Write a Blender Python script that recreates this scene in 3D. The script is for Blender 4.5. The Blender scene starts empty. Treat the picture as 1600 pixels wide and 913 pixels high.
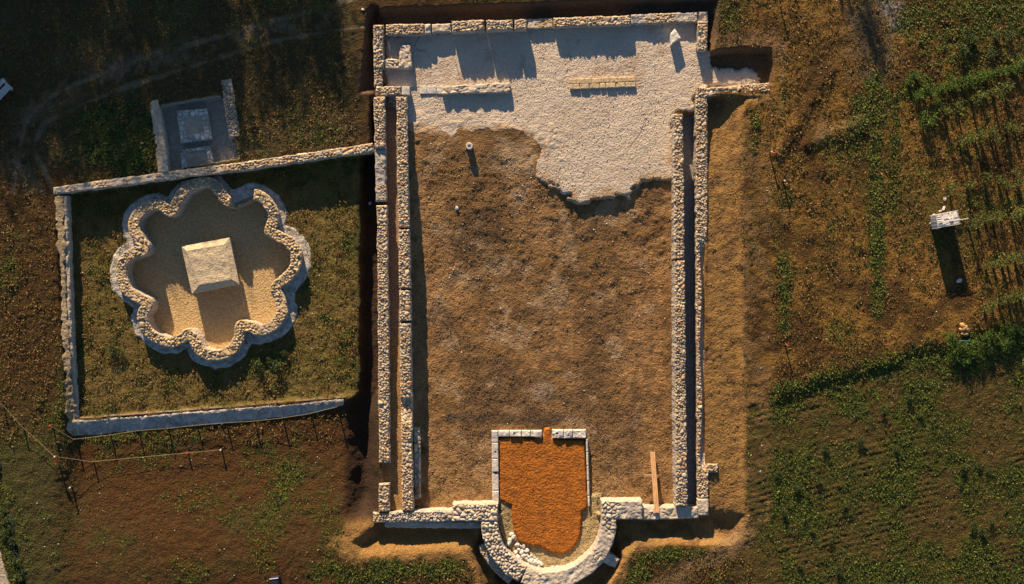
import bpy, math, random
import numpy as np
from mathutils import Vector, Matrix
random.seed(7); R = np.random.RandomState(11)
SC = bpy.context.scene; COL = SC.collection
PXM = 32.0; H = 65.0; CX, CY = 800.0, 456.5
EL = math.radians(16.0); AZ = math.radians(13.0)      # shadows fall 13 deg east of "down"
FAST = False

# ------------------------------------------------------------------ maths
def P(px, py, z=0.0):
    k = (H - z) / H / PXM
    return ((px - CX) * k, (CY - py) * k)
def PP(pts, z=0.0):
    return np.array([P(a, b, z) for a, b in pts], float)
def sstep(a, b, x):
    t = np.clip((x - a) / (b - a), 0, 1); return t * t * (3 - 2 * t)
def hash2(i, j, s):
    i = np.asarray(i, np.int64); j = np.asarray(j, np.int64)
    h = (i * 374761393 + j * 668265263 + s * 1442695041) & 0xFFFFFFFF
    h = ((h ^ (h >> 13)) * 1274126177) & 0xFFFFFFFF
    h = ((h ^ (h >> 16)) * 2246822519) & 0xFFFFFFFF
    return ((h ^ (h >> 15)) & 0xFFFFFF) / float(0xFFFFFF)
def vnoise(x, y, scale, seed=0):
    u = np.asarray(x) / scale; v = np.asarray(y) / scale
    i = np.floor(u); j = np.floor(v); f = u - i; g = v - j
    f = f * f * f * (f * (f * 6 - 15) + 10); g = g * g * g * (g * (g * 6 - 15) + 10)
    a = hash2(i, j, seed); b = hash2(i + 1, j, seed); c = hash2(i, j + 1, seed); d = hash2(i + 1, j + 1, seed)
    return (a * (1 - f) + b * f) * (1 - g) + (c * (1 - f) + d * f) * g - 0.5      # -.5 .. .5
def fbm(x, y, scale, seed=0, octs=4, gain=0.55):
    r = 0; a = 1; t = 0
    for k in range(octs):
        ca, sa = math.cos(0.7 * k + .3), math.sin(0.7 * k + .3)
        r = r + a * vnoise(x * ca - y * sa, x * sa + y * ca, scale, seed + 17 * k); t += a; a *= gain; scale *= 0.5
    return r / t * 1.6
def voronoi(x, y, cell, seed=0, jit=0.85):
    u = x / cell; v = y / cell; i0 = np.floor(u); j0 = np.floor(v)
    F1 = np.full(u.shape, 9.0); F2 = np.full(u.shape, 9.0); ci = np.zeros(u.shape); cj = np.zeros(u.shape)
    for di in (-1, 0, 1):
        for dj in (-1, 0, 1):
            i = i0 + di; j = j0 + dj
            qx = i + .5 + jit * (hash2(i, j, seed) - .5); qy = j + .5 + jit * (hash2(i, j, seed + 5) - .5)
            d = np.hypot(u - qx, v - qy)
            near = d < F1
            F2 = np.where(near, F1, np.minimum(F2, d))
            ci = np.where(near, i, ci); cj = np.where(near, j, cj); F1 = np.where(near, d, F1)
    return F1, F2, ci, cj
def sdf_poly(x, y, poly):
    """signed distance, positive inside"""
    x = np.asarray(x); y = np.asarray(y)
    d2 = np.full(x.shape, 1e18); ins = np.zeros(x.shape, bool)
    n = len(poly)
    for k in range(n):
        ax, ay = poly[k]; bx, by = poly[(k + 1) % n]
        ex, ey = bx - ax, by - ay
        t = np.clip(((x - ax) * ex + (y - ay) * ey) / (ex * ex + ey * ey + 1e-12), 0, 1)
        d2 = np.minimum(d2, (x - ax - t * ex) ** 2 + (y - ay - t * ey) ** 2)
        cond = ((ay > y) != (by > y))
        xi = ax + (y - ay) * ex / (ey if abs(ey) > 1e-12 else 1e-12)
        ins ^= cond & (x < xi)
    d = np.sqrt(d2)
    return np.where(ins, d, -d)
def dist_line(x, y, pts):
    d2 = np.full(np.asarray(x).shape, 1e18)
    for (ax, ay), (bx, by) in zip(pts[:-1], pts[1:]):
        ex, ey = bx - ax, by - ay
        t = np.clip(((x - ax) * ex + (y - ay) * ey) / (ex * ex + ey * ey + 1e-12), 0, 1)
        d2 = np.minimum(d2, (x - ax - t * ex) ** 2 + (y - ay - t * ey) ** 2)
    return np.sqrt(d2)
def catmull(pts, closed, n=14):
    pts = np.array(pts, float); m = len(pts); out = []
    rng = range(m) if closed else range(m - 1)
    for i in rng:
        g = (lambda k: pts[k % m]) if closed else (lambda k: pts[min(max(k, 0), m - 1)])
        p0, p1, p2, p3 = g(i - 1), g(i), g(i + 1), g(i + 2)
        for k in range(n):
            t = k / n
            out.append(.5 * (2 * p1 + (p2 - p0) * t + (2 * p0 - 5 * p1 + 4 * p2 - p3) * t * t + (3 * p1 - p0 - 3 * p2 + p3) * t ** 3))
    if not closed: out.append(pts[-1])
    return np.array(out)
def resample(pts, ds):
    pts = np.asarray(pts, float); seg = np.hypot(*np.diff(pts, axis=0).T); s = np.r_[0, np.cumsum(seg)]
    n = max(3, int(round(s[-1] / ds)) + 1); t = np.linspace(0, s[-1], n)
    return np.c_[np.interp(t, s, pts[:, 0]), np.interp(t, s, pts[:, 1])], t

# ------------------------------------------------------------------ mesh helpers
def mesh_np(name, verts, faces, mat, parent=None, col=None, smooth=True):
    """verts Nx3, faces Mx4 or Mx3 arrays -> one linked mesh object"""
    verts = np.asarray(verts, np.float32); faces = np.asarray(faces, np.int32)
    me = bpy.data.meshes.new(name); k = faces.shape[1]
    me.vertices.add(len(verts)); me.vertices.foreach_set('co', verts.ravel())
    me.loops.add(faces.size); me.loops.foreach_set('vertex_index', faces.ravel())
    me.polygons.add(len(faces))
    me.polygons.foreach_set('loop_start', np.arange(0, faces.size, k, dtype=np.int32))
    if smooth: me.polygons.foreach_set('use_smooth', np.ones(len(faces), bool))
    me.update(calc_edges=True)
    if col is not None:
        a = me.attributes.new('Col', 'FLOAT_COLOR', 'POINT')
        c = np.ones((len(verts), 4), np.float32); c[:, :3] = np.clip(col, 0, 1); a.data.foreach_set('color', c.ravel())
    me.materials.append(mat)
    o = bpy.data.objects.new(name, me); COL.objects.link(o)
    if parent is not None: o.parent = parent
    return o
def grid_faces(ni, nj):
    i, j = np.meshgrid(np.arange(ni - 1), np.arange(nj - 1), indexing='ij')
    a = (i * nj + j).ravel()
    return np.c_[a, a + nj, a + nj + 1, a + 1]
class MB:
    """collects simple solids into one mesh"""
    def __init__(s): s.v = []; s.f = []
    def add(s, vs, fs, M=None):
        b = len(s.v)
        for v in vs: s.v.append(tuple(M @ Vector(v)) if M is not None else tuple(v))
        s.f += [tuple(b + q for q in f) for f in fs]
    def box(s, c, d, rz=0, M=None):
        x, y, z = d[0] / 2, d[1] / 2, d[2] / 2
        vs = [(-x, -y, -z), (x, -y, -z), (x, y, -z), (-x, y, -z), (-x, -y, z), (x, -y, z), (x, y, z), (-x, y, z)]
        T = Matrix.Translation(c) @ Matrix.Rotation(rz, 4, 'Z')
        if M is not None: T = M @ T
        s.add(vs, [(0, 3, 2, 1), (4, 5, 6, 7), (0, 1, 5, 4), (1, 2, 6, 5), (2, 3, 7, 6), (3, 0, 4, 7)], T)
    def tube(s, pts, r, n=8):
        base = len(s.v); pts = [Vector(p) for p in pts]
        rr = r if isinstance(r, (list, tuple)) else [r] * len(pts)
        for k, p in enumerate(pts):
            d = (pts[min(k + 1, len(pts) - 1)] - pts[max(k - 1, 0)]).normalized()
            u = d.cross(Vector((0, 0, 1)));  u = Vector((1, 0, 0)) if u.length < .05 else u.normalized()
            w = d.cross(u)
            for q in range(n):
                a = 2 * math.pi * q / n; s.v.append(tuple(p + (u * math.cos(a) + w * math.sin(a)) * rr[k]))
        for k in range(len(pts) - 1):
            for q in range(n):
                a = base + k * n + q; b = base + k * n + (q + 1) % n
                s.f.append((a, b, b + n, a + n))
        s.f.append(tuple(base + q for q in range(n - 1, -1, -1)))
        e = base + (len(pts) - 1) * n; s.f.append(tuple(e + q for q in range(n)))
    def lathe(s, prof, n=20, M=None):
        vs = []; fs = []
        for r, z in prof:
            for q in range(n):
                a = 2 * math.pi * q / n; vs.append((r * math.cos(a), r * math.sin(a), z))
        for k in range(len(prof) - 1):
            for q in range(n):
                a = k * n + q; b = k * n + (q + 1) % n; fs.append((a, b, b + n, a + n))
        fs.append(tuple(range(n - 1, -1, -1))); e = (len(prof) - 1) * n; fs.append(tuple(e + q for q in range(n)))
        s.add(vs, fs, M)
    def build(s, name, mat, parent=None, bevel=0, smooth=False):
        me = bpy.data.meshes.new(name); me.from_pydata(s.v, [], s.f); me.update()
        me.materials.append(mat)
        if smooth: me.polygons.foreach_set('use_smooth', np.ones(len(me.polygons), bool))
        o = bpy.data.objects.new(name, me); COL.objects.link(o)
        if parent is not None: o.parent = parent
        if bevel:
            m = o.modifiers.new('bevel', 'BEVEL'); m.width = bevel; m.segments = 2; m.limit_method = 'ANGLE'
        return o
def tag(o, label, cat, group=None):
    o['label'] = label; o['category'] = cat; o['kind'] = 'thing'
    if group: o['group'] = group
    return o
def struct(o): o['kind'] = 'structure'; return o
def stuff(o, label=None, cat=None):
    o['kind'] = 'stuff'
    if label: o['label'] = label; o['category'] = cat
    return o
def empty(name, loc, label, cat, group=None, rz=0):
    o = bpy.data.objects.new(name, None); COL.objects.link(o); o.location = loc; o.rotation_euler = (0, 0, rz)
    return tag(o, label, cat, group)

# ------------------------------------------------------------------ materials
def mat(name, base=None, rough=.9, var=.35, vscale=9, bump=0.0, bscale=18, bump2=0.0, b2scale=60, hue=None, spec=.25):
    """base None -> colour comes from the Col attribute; noise varies it and a bump roughens it"""
    m = bpy.data.materials.new(name); m.use_nodes = True; nt = m.node_tree; N = nt.nodes; L = nt.links
    b = N['Principled BSDF']; b.inputs['Roughness'].default_value = rough
    b.inputs['Specular IOR Level'].default_value = spec
    tc = N.new('ShaderNodeTexCoord')
    if base is None:
        a = N.new('ShaderNodeAttribute'); a.attribute_name = 'Col'; src = a.outputs['Color']
    else:
        a = N.new('ShaderNodeRGB'); a.outputs[0].default_value = (*base, 1); src = a.outputs[0]
    n1 = N.new('ShaderNodeTexNoise'); n1.inputs['Scale'].default_value = vscale; n1.inputs['Detail'].default_value = 6
    n1.inputs['Roughness'].default_value = .65
    L.new(tc.outputs['Object'], n1.inputs['Vector'])
    mr = N.new('ShaderNodeMapRange'); mr.inputs['From Min'].default_value = .3; mr.inputs['From Max'].default_value = .7
    mr.inputs['To Min'].default_value = 1 - var; mr.inputs['To Max'].default_value = 1 + var
    L.new(n1.outputs['Fac'], mr.inputs['Value'])
    mx = N.new('ShaderNodeMix'); mx.data_type = 'RGBA'; mx.blend_type = 'MULTIPLY'; mx.inputs['Factor'].default_value = 1
    L.new(src, mx.inputs['A']); L.new(mr.outputs['Result'], mx.inputs['B'])
    out = mx.outputs['Result']
    if hue is not None:
        n3 = N.new('ShaderNodeTexNoise'); n3.inputs['Scale'].default_value = vscale * .35; n3.inputs['Detail'].default_value = 3
        L.new(tc.outputs['Object'], n3.inputs['Vector'])
        r3 = N.new('ShaderNodeMapRange'); r3.inputs['From Min'].default_value = .45; r3.inputs['From Max'].default_value = .68
        r3.inputs['To Max'].default_value = hue[1]
        L.new(n3.outputs['Fac'], r3.inputs['Value'])
        m3 = N.new('ShaderNodeMix'); m3.data_type = 'RGBA'; L.new(r3.outputs['Result'], m3.inputs['Factor'])
        L.new(out, m3.inputs['A']); m3.inputs['B'].default_value = (*hue[0], 1); out = m3.outputs['Result']
    L.new(out, b.inputs['Base Color'])
    nrm = None
    for st, sc_, kind in ((bump, bscale, 'v'), (bump2, b2scale, 'n')):
        if st <= 0: continue
        if kind == 'v':
            t = N.new('ShaderNodeTexNoise'); t.inputs['Scale'].default_value = sc_; t.inputs['Detail'].default_value = 3
            t.inputs['Roughness'].default_value = .6
            h = t.outputs['Fac']
        else:
            t = N.new('ShaderNodeTexVoronoi'); t.inputs['Scale'].default_value = sc_; h = t.outputs['Distance']
        L.new(tc.outputs['Object'], t.inputs['Vector'])
        bp = N.new('ShaderNodeBump'); bp.inputs['Strength'].default_value = 1.0; bp.inputs['Distance'].default_value = st
        L.new(h, bp.inputs['Height'])
        if nrm is not None: L.new(nrm, bp.inputs['Normal'])
        nrm = bp.outputs['Normal']
    if nrm is not None: L.new(nrm, b.inputs['Normal'])
    return m
M_GROUND = mat('earth_ground', None, .95, .34, 9, .085, 11, .016, 20)
M_GRAVEL = mat('pale_gravel', None, .95, .16, 14, .060, 10.5, .014, 24, spec=.15)
M_ORANGE = mat('orange_sand', (.365, .118, .015),   .95, .22, 7, .085, 8.5, .014, 20, hue=((.22, .075, .016), .8))
M_STONE = mat('rubble_stone', None, .9, .22, 22, .012, 40, spec=.2)
M_WALLBODY = mat('mortared_rubble', (.40, .34, .28), .95, .4, 9, .04, 9, .03, 9)
M_CONC = mat('weathered_mortar', (.47, .42, .36), .95, .28, 8, .03, 14, .012, 40)
M_LEAF = mat('leaf', None, .7, .3, 6, spec=.3)
M_WOOD = mat('raw_timber', (.42, .24, .12), .75, .25, 6, .004, 40)
M_WHITEWOOD = mat('white_painted_wood', (.45, .44, .43), .6, .15, 8, .003, 30)
M_PLASTIC = mat('white_plastic', (.72, .66, .60), .5, .12, 6, .003, 20)
M_STEEL = mat('galvanised_steel', (.5, .48, .46), .4, .15, 20)
M_DARK = mat('dark_blue_plastic', (.018, .022, .045), .5, .2, 8, .004, 12)
M_RED = mat('red_cloth', (.62, .07, .03), .8, .2, 10)
M_ROPE = mat('pale_rope', (.26, .21, .11), .9, .2, 40)
M_STAKE = mat('rusty_iron', (.09, .055, .04), .8, .3, 30)
M_BARK = mat('bark', (.09, .06, .04), .95, .3, 12, .02, 12)
M_NET = mat('teal_netting', (.04, .13, .11), .7, .3, 12)
M_BLOCK = mat('cut_limestone', (.56, .51, .46), .9, .3, 7, .02, 11, .006, 40, hue=((.36, .32, .30), .55))

# ------------------------------------------------------------------ regions in photo pixels
Z_APRON = -.45
def floor_z(y_px):        # earth floor of the basilica falls gently towards the apse
    return -.53 - .42 * sstep(215, 480, y_px)
oct_px = [(320,185),(345,140),(380,95),(440,67),(490,75),(525,112),(556,150),(590,145),(620,130),(660,118),(702,136),(735,175),(746,222),(728,272),
          (760,292),(810,318),(840,370),(832,430),(792,475),(752,508),(772,560),(778,620),(745,665),(690,690),(640,672),(607,672),
          (598,725),(560,775),(500,795),(440,775),(412,730),(388,702),(360,722),(310,740),(255,722),(208,680),(196,625),(216,578),
          (190,558),(130,520),(105,460),(112,402),(150,366),(204,345),(180,305),(156,260),(166,210),(210,168),(268,163),(305,188)]
oct_px = [(150 + a / 2.686, 260 + b / 2.686) for a, b in oct_px]
oct_c = catmull(oct_px, True, 8)
apron_px = [(640,48),(1088,28),(1106,70),(1110,86),(1118,98),(1128,105),(1160,107),(1180,107),(1187,114),(1187,134),(1104,140),(1090,150),(1088,176),(1066,176),(1056,180),
            (1056,285),(1020,285),(1003,289),(994,296),(988,307),(960,312),(938,314),(918,321),(905,323),(893,318),(885,306),(868,297),(850,289),(838,279),(833,264),(836,250),(845,237),
            (842,228),(834,222),(822,214),(800,205),(778,209),(760,204),(740,212),(722,208),(706,217),(690,212),(660,214),(640,214),(620,180),(600,150),(600,56)]
orange_px = [(a / 3.473 + 740, b / 3.473 + 650) for a, b in [(135,115),(265,110),(300,127),(345,112),(376,100),(382,66),(412,62),(424,120),(500,128),(605,128),(614,300),(622,470),(618,500),(590,520),(590,560),(588,600),(582,640),(568,680),(545,715),(512,741),(475,752),(435,748),(395,730),(360,710),(290,700),(240,680),(215,620),(205,560),(200,490),(135,455)]]
yard_px = [(90,302),(583,236),(592,330),(592,618),(540,622),(112,658),(104,600)]
chapel_px = [(240,172),(262,166),(349,150),(380,250),(262,270)]

# ------------------------------------------------------------------ terrain grid
RES = .062
xs = np.arange(-27.0, 27.001, RES); ys = np.arange(-16.2, 16.201, RES)
def extend(a):
    step = RES; r = []
    v = a[-1]
    while v < 420: step *= 1.32; v += step; r.append(v)
    r = np.array(r); return np.r_[-r[::-1], a, r]
gx, gy = extend(xs), extend(ys)
X, Y = np.meshgrid(gx, gy, indexing='ij')
PX = X * PXM + CX; PY = CY - Y * PXM            # photo pixels at z = 0
core = (np.abs(X) < 30) & (np.abs(Y) < 19)
def wob(s, a, seed): return fbm(X, Y, s, seed, 3) * a
Zt = fbm(X, Y, 9, 3, 4) * .10 * sstep(0, 60, np.abs(X) + 30) + fbm(X, Y, 60, 5, 3) * 1.2 * sstep(30, 160, np.hypot(X, Y))
def excavate(poly, zref, level, w, wa=.10, ws=.8, seed=1):
    """blend the terrain to level inside the polygon; the bank is w metres wide"""
    global Zt
    d = sdf_poly(X, Y, PP(poly, zref)) + wob(ws, wa, seed)
    m = sstep(0, w, d); Zt = Zt * (1 - m) + level * m
    return d
# field south of the enclosure lies lower
lipd = -(( (PX - 112) * (622 - 656) - (PY - 656) * (540 - 112)) / math.hypot(428, 34)) / PXM     # metres south of the lip
lipw = sstep(85, 125, PX) * (1 - sstep(560, 590, PX)) * sstep(-.4, -.1, lipd) * (1 - sstep(2, 8, lipd))
Zt = Zt * (1 - lipw) + lipw * (-.45 - .23 * sstep(.08, .75, lipd))
# terrace step and furrows of the right-hand field
st = PP([(1190, 618), (1260, 596), (1340, 575), (1440, 548), (1530, 520), (1700, 480)])
ax, ay = st[0]; bx, by = st[-1]
stepd = -((X - ax) * (by - ay) - (Y - ay) * (bx - ax)) / math.hypot(bx - ax, by - ay) + wob(2.5, .5, 23)   # + north
ew = sstep(1180, 1215, PX)
Zt += ew * .17 * sstep(-.35, .35, stepd) * (1 - sstep(.5, 5, stepd))
nwl = dist_line(PX, PY, [(60,301),(583,230)]) / PXM
Zt = Zt * (1 - sstep(1.6, .4, nwl)) - .04 * sstep(1.6, .4, nwl)
rdg = dist_line(PX, PY, [(1262,222),(1300,208),(1345,192)]) / PXM
Zt += .16 * sstep(.6, .05, rdg + .3 * vnoise(X, Y, .5, 6)) * core
rd2 = dist_line(PX, PY, [(1300,105),(1250,185),(1215,240)]) / PXM
Zt += .10 * sstep(.5, .05, rd2) * core
d_yard = excavate(yard_px, -.6, -.60, .25, .05)
# trenches round the basilica
trN = [(574,16),(720,10),(860,5),(1000,0),(1124,-4),(1118,60),(1112,90),(1112,140),(590,150),(560,150)]
excavate(trN, -.5, -.62, .35, .06)
trW = [(580,14),(596,14),(600,830),(545,828),(537,800),(539,640),(545,626),(560,612),(562,246),(578,232)]
d_trW = excavate(trW, -.8, -1.35 + .85 * sstep(770, 835, PY) + .7 * (1 - sstep(150, 245, PY)), .30 + .75 * sstep(600, 660, PY), .16, 1.2, 9)
pit = [(1100,84),(1120,80),(1150,76),(1204,77),(1208,100),(1206,136),(1100,150)]
excavate(pit, -.5, -.62, .22, .05)
trE = [(1100,148),(1203,150),(1196,156),(1168,160),(1158,186),(1157,300),(1160,480),(1165,640),(1164,818),(1150,846),(1090,852),(1080,815),(1090,790)]
tz = -.16 - .36 * (1 - sstep(180, 275, PY)) * (1 - sstep(1120, 1160, PX))
d_trE = excavate(trE, -.2, tz - .10 * sstep(780, 840, PY), .35, .10, 1.1, 4)
trS1 = [(590,800),(760,800),(775,960),(750,930),(738,880),(728,857),(640,866),(560,868),(548,845),(575,815)]
d_trS1 = excavate(trS1, -.6, -.66, .95, .14, .9, 6)
trS2 = [(950,790),(1110,790),(1166,800),(1160,835),(1140,852),(1080,850),(995,852),(978,868),(970,890),(950,915),(930,960),(890,960)]
d_trS2 = excavate(trS2, -.5, -.52, .72, .10, .7, 8)
apsepit = [(735,860),(752,800),(960,800),(975,870),(940,930),(900,990),(800,990),(757,930)]
excavate(apsepit, -.6, -.80, .4, .1)
# inside the basilica
basil = [(592,46),(1098,26),(1098,800),(600,808)]
excavate(basil, -.6, floor_z(PY) + .09 * sstep(2.6, .3, dist_line(PX, PY, [(640,214),(760,210),(830,222),(842,250)]) / PXM), .05, 0)
# raised gravel spur under the wing wall
corrW = [(596,146),(626,146),(636,802),(598,802)]
lvl = -.58 + .22 * sstep(430, 620, PY) + .30 * sstep(617.5, 625.5, PX - 8 * sstep(150, 800, PY) + wob(.8, 5, 31)) * sstep(500, 540, PY)
excavate(corrW, -.5, lvl, .05, 0)
corrE = [(1060,178),(1096,178),(1098,800),(1066,800)]
excavate(corrE, -1.0, -1.22 + .25 * sstep(500, 780, PY), .05, 0)
apsefl = [(774,770),(940,770),(940,815),(930,845),(905,875),(880,890),(858,893),(830,888),(808,872),(788,848),(777,815)]
excavate(apsefl, -.7, -.84 - .06 * sstep(.2, 1.0, sdf_poly(X, Y, PP(apsefl, -.7))), .30, 0)
# octofoil interior and the sunken chapel
d_oct = excavate([tuple(p) for p in oct_c], -1.2, -1.32, .12, 0)
d_chap = excavate(chapel_px, -.7, -.72, .12, .05)
# ------------------------------------------------------------------ surface colour + micro relief
def colr(c): return np.array(c, float)[None, None, :]
def lay(m, c):
    global Cg
    Cg = Cg * (1 - m[..., None]) + (c if isinstance(c, np.ndarray) and c.ndim == 3 else colr(c)) * m[..., None]
n_big = fbm(X, Y, 5.0, 41, 5); n_mid = fbm(X, Y, 1.6, 42, 5); n_sm = fbm(X, Y, .5, 43, 4)
Cg = np.zeros(X.shape + (3,)) + colr((.056, .028, .007))                                # dry brown meadow
lay(sstep(-.12, .2, n_mid + .4 * n_sm), (.048, .034, .008))                             # olive grass
east = sstep(1150, 1190, PX)
lay(east * sstep(-.3, .1, n_mid), (.175, .092, .019))
lay(east * sstep(.0, .3, n_big + .5 * n_sm), (.082, .060, .012))
se = east * sstep(.1, -.6, stepd)                                                        # green field lower right
lay(se * .85, (.070, .048, .012)); lay(se * sstep(-.30, .2, n_mid + .5 * n_big), (.034, .038, .006))
west = 1 - sstep(540, 580, PX)
lay(west * (PY > 640) * sstep(-.05, .25, n_big), (.060, .026, .006))
lay(west * (1 - sstep(60, 130, PX)) * sstep(600, 700, PY) * .8, (.048, .046, .012))
nw = west * (1 - sstep(230, 300, PY))
lay(nw * .9, (.060, .043, .015)); lay(nw * sstep(.0, .25, n_mid), (.080, .054, .026))
lay(sstep(1.2, .2, dist_line(PX, PY, [(170, 205), (200, 225)]) / 32 - .9 + n_sm) * .9, (.012, .026, .006))   # dark green hollow
trk0 = 0
trk = PP([(70,330),(30,262),(34,205),(62,165),(130,130),(230,97),(330,70),(420,42),(570,25)])
lay(sstep(1.05, .2, dist_line(X, Y, trk) + n_sm * .6) * sstep(-.12, .18, n_sm + n_mid) * .75, (.16, .12, .078))
for pts in ([(20,300),(40,190),(80,150),(150,118),(250,82),(350,55),(470,22),(560,-5)], [(86,300),(52,232),(70,192),(140,158),(240,122),(345,90),(440,62),(575,40)]):
    lay(sstep(.16, .03, dist_line(X, Y, PP(pts)) + n_sm * .18) * .6, (.20, .155, .10))
yard = sstep(0, .1, d_yard)
lay(yard, (.135, .092, .026)); lay(yard * sstep(-.15, .2, n_mid), (.110, .086, .018)); lay(yard * sstep(.12, .3, n_sm + .4 * n_mid), (.060, .062, .012))
# bare trench earth
soil_or = (.235, .128, .040)
for d in (d_trE, d_trS1, d_trS2):
    mm = sstep(-.30, .08, d + .45 * n_sm + .25 * n_mid); lay(mm, soil_or); lay(mm * sstep(.0, .35, n_sm + .5 * n_mid) * .7, (.13, .070, .030)); lay(mm * sstep(.1, .35, fbm(X, Y, 1.2, 88, 4)) * .6, (.29, .165, .055))
dN = sdf_poly(X, Y, PP(trN, -.4)); lay(sstep(-.1, .1, dN), (.10, .06, .035))
dP = sdf_poly(X, Y, PP(pit, -.4)); lay(sstep(-.05, .05, dP), (.13, .075, .035))
lay(sstep(1.0, .3, -dP + n_sm * .3) * (PX > 1106) * (PY < 100) * (1 - sstep(-.1, 0, dP)), (.15, .085, .035))
swb = sdf_poly(X, Y, PP([(545,818),(735,820),(738,865),(555,868),(520,850)], -.3)); lay(sstep(-.4, .1, swb + .3 * n_sm), soil_or)
lay(sstep(-.25, .3 + .5 * sstep(600, 660, PY), d_trW + .2 * n_sm), (.042, .023, .013))  # west trench: soft shade put into the colour as a darker earth tone
lay(sstep(0, .12, d_trW) * sstep(1, 0, np.abs(PY - 830) / 25), (.17, .09, .03))
dB = sdf_poly(X, Y, PP(basil, -.6))
fl = sstep(-.02, .04, dB)
lay(fl, (.275, .152, .063))
lay(fl * sstep(-.10, .28, n_mid + .35 * n_big) * .75, (.170, .092, .032))
mid_d = sstep(330, 120, np.abs(PX - 880)) * sstep(230, 330, PY) * sstep(690, 600, PY)
lay(fl * sstep(.02, .30, fbm(X, Y, 2.4, 77, 5) + .12 * mid_d - .08) * .62, (.110, .066, .033))
lay(fl * sstep(.05, .3, fbm(X * 2.2, Y * .35, 1.5, 78, 4)) * .5, (.13, .070, .030))
lay(fl * sstep(.12, .3, fbm(X, Y, 1.1, 79, 5)) * .7, (.30, .20, .115))
lay(fl * sstep(640, 790, PY) * .55, (.32, .188, .080))
lay(fl * sstep(680, 640, PX) * .6, (.34, .195, .088))
for a, b, r in ((850,610,.9),(885,585,.55),(980,610,.5)):
    q = P(a, b, -.9); lay(fl * sstep(r, .0, np.hypot(X - q[0], (Y - q[1]) * 1.4) + n_sm * .8) * .6, (.36, .26, .18))
lay(fl * sstep(.06, .28, fbm(X, Y, .6, 83, 5)) * .55, (.100, .056, .025))
q = P(808, 248, -.55); lay(fl * sstep(1.3, .2, np.hypot((X - q[0]) * .8, Y - q[1]) + n_sm * .9) * .75, (.36, .25, .15))
q1 = dist_line(PX, PY, [(878,325),(890,360),(900,420)]) / 32; lay(fl * sstep(.28, .05, q1 + .2 * n_sm) * .8, (.30, .19, .10))
q1 = dist_line(PX, PY, [(700,655),(790,657),(845,662),(880,655)]) / 32; lay(fl * sstep(.35, .02, q1 + .4 * n_sm) * .85, (.075, .05, .032))
q1 = dist_line(PX, PY, [(1000,560),(990,640),(985,740)]) / 32; lay(fl * sstep(.3, .02, q1 + .3 * n_sm) * .5, (.11, .065, .035))
q = P(936, 775, -.9); lay(fl * sstep(.55, .1, np.hypot(X - q[0], (Y - q[1]) * 1.6) + n_sm * .5) * .8, (.08, .055, .035))
cw = sdf_poly(X, Y, PP(corrW, -.5)); lay(sstep(-.02, .05, cw), (.30, .18, .11)); lay(sstep(-.02, .05, cw) * sstep(500, 545, PY), (.32, .185, .075))
ce = sdf_poly(X, Y, PP(corrE, -.7)); lay(sstep(-.02, .05, ce), (.33, .30, .28))
af = sdf_poly(X, Y, PP(apsefl, -.7)); lay(sstep(-.02, .05, af), (.33, .25, .13))
do = sdf_poly(X, Y, PP([tuple(p) for p in oct_c], -1.25)); lay(sstep(-.02, .03, do), (.50, .345, .17))
lay(sstep(-.02, .06, d_chap), (.44, .375, .30))
# tracks in the meadow on the right
for pts, w in (([(1222,215),(1216,262),(1202,300),(1196,340),(1192,420)], .12), ([(1236,0),(1222,120),(1221,240),(1226,420),(1228,560)], .10)):
    lay(sstep(w, .02, dist_line(PX, PY, pts) / 32 + n_sm * .25) * sstep(-.15, .2, n_mid) * .5, (.22, .155, .09))
lay(sstep(1.2, .2, dist_line(PX, PY, [(1360,0),(1362,60),(1368,100)]) / 32 - .3 + n_sm) * .6, (.075, .065, .05))
lay(sstep(.7, .1, dist_line(PX, PY, [(1390,5),(1398,25)]) / 32 + n_sm * .6) * .9, (.20, .18, .17))
lay(east * sstep(.55, .1, dist_line(PX, PY, [(1285,205),(1340,190)]) / 32 + n_sm * .6) * .45, (.15, .115, .07))
lay(east * sstep(.35, .05, dist_line(PX, PY, [(1480,120),(1540,98),(1620,80)]) / 32 + n_sm * .3) * .9, (.05, .028, .014))
pb_ = (PX > 1163) * sstep(1212, 1200, PX + 8 * n_sm) * sstep(200, 240, PY) * sstep(850, 800, PY)
lay(pb_ * sstep(-.25, .1, n_sm + .4 * n_mid) * .75, (.150, .085, .034))
dtk = dist_line(PX, PY, [(1165,835),(1130,862),(1060,900),(1000,940)]) / 32
lay(sstep(.8, .15, dtk + n_sm * .4) * .7, (.17, .11, .055))
# path at the lower left corner
dpath = sdf_poly(X, Y, PP([(-400,780),(-6,845),(4,868),(12,890),(20,920),(40,1000),(60,1200),(-400,1200)])) + n_sm * .12
# micro relief
rough = .070 + .02 * sstep(0, .4, n_mid) - .012 * sstep(0, .1, np.maximum.reduce([d_trE, d_trS1, d_trS2, d_trW])) - .015 * fl
rough = np.where(do > .02, .012, rough); rough = np.where(d_chap > .03, .014, rough); rough = np.where(ce > 0, .012, rough)
rough = np.where(cw > 0, .012, rough); rough = np.where(dpath > 0, .01, rough)
Zt += rough * (fbm(X, Y, .42, 51, 3) * .8 + np.abs(fbm(X, Y, .24, 52, 2)) * .7) * core
Zt += fl * fbm(X, Y, 1.4, 57, 3) * .05
ph = (-X * .24 + Y * .97) + wob(3, .15, 61)
rowm = .5 + .5 * np.sin(ph * 2 * math.pi / .29)
Zt += se * .014 * (rowm * 2 - 1) * sstep(-.3, .1, fbm(X, Y, 3, 62, 2)) * core
Zt += -.22 * sstep(.28, .02, dist_line(X, Y, PP([(-3,735),(2,780),(14,830),(24,870),(34,915)])) ) * core  # ditch lower left
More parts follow.
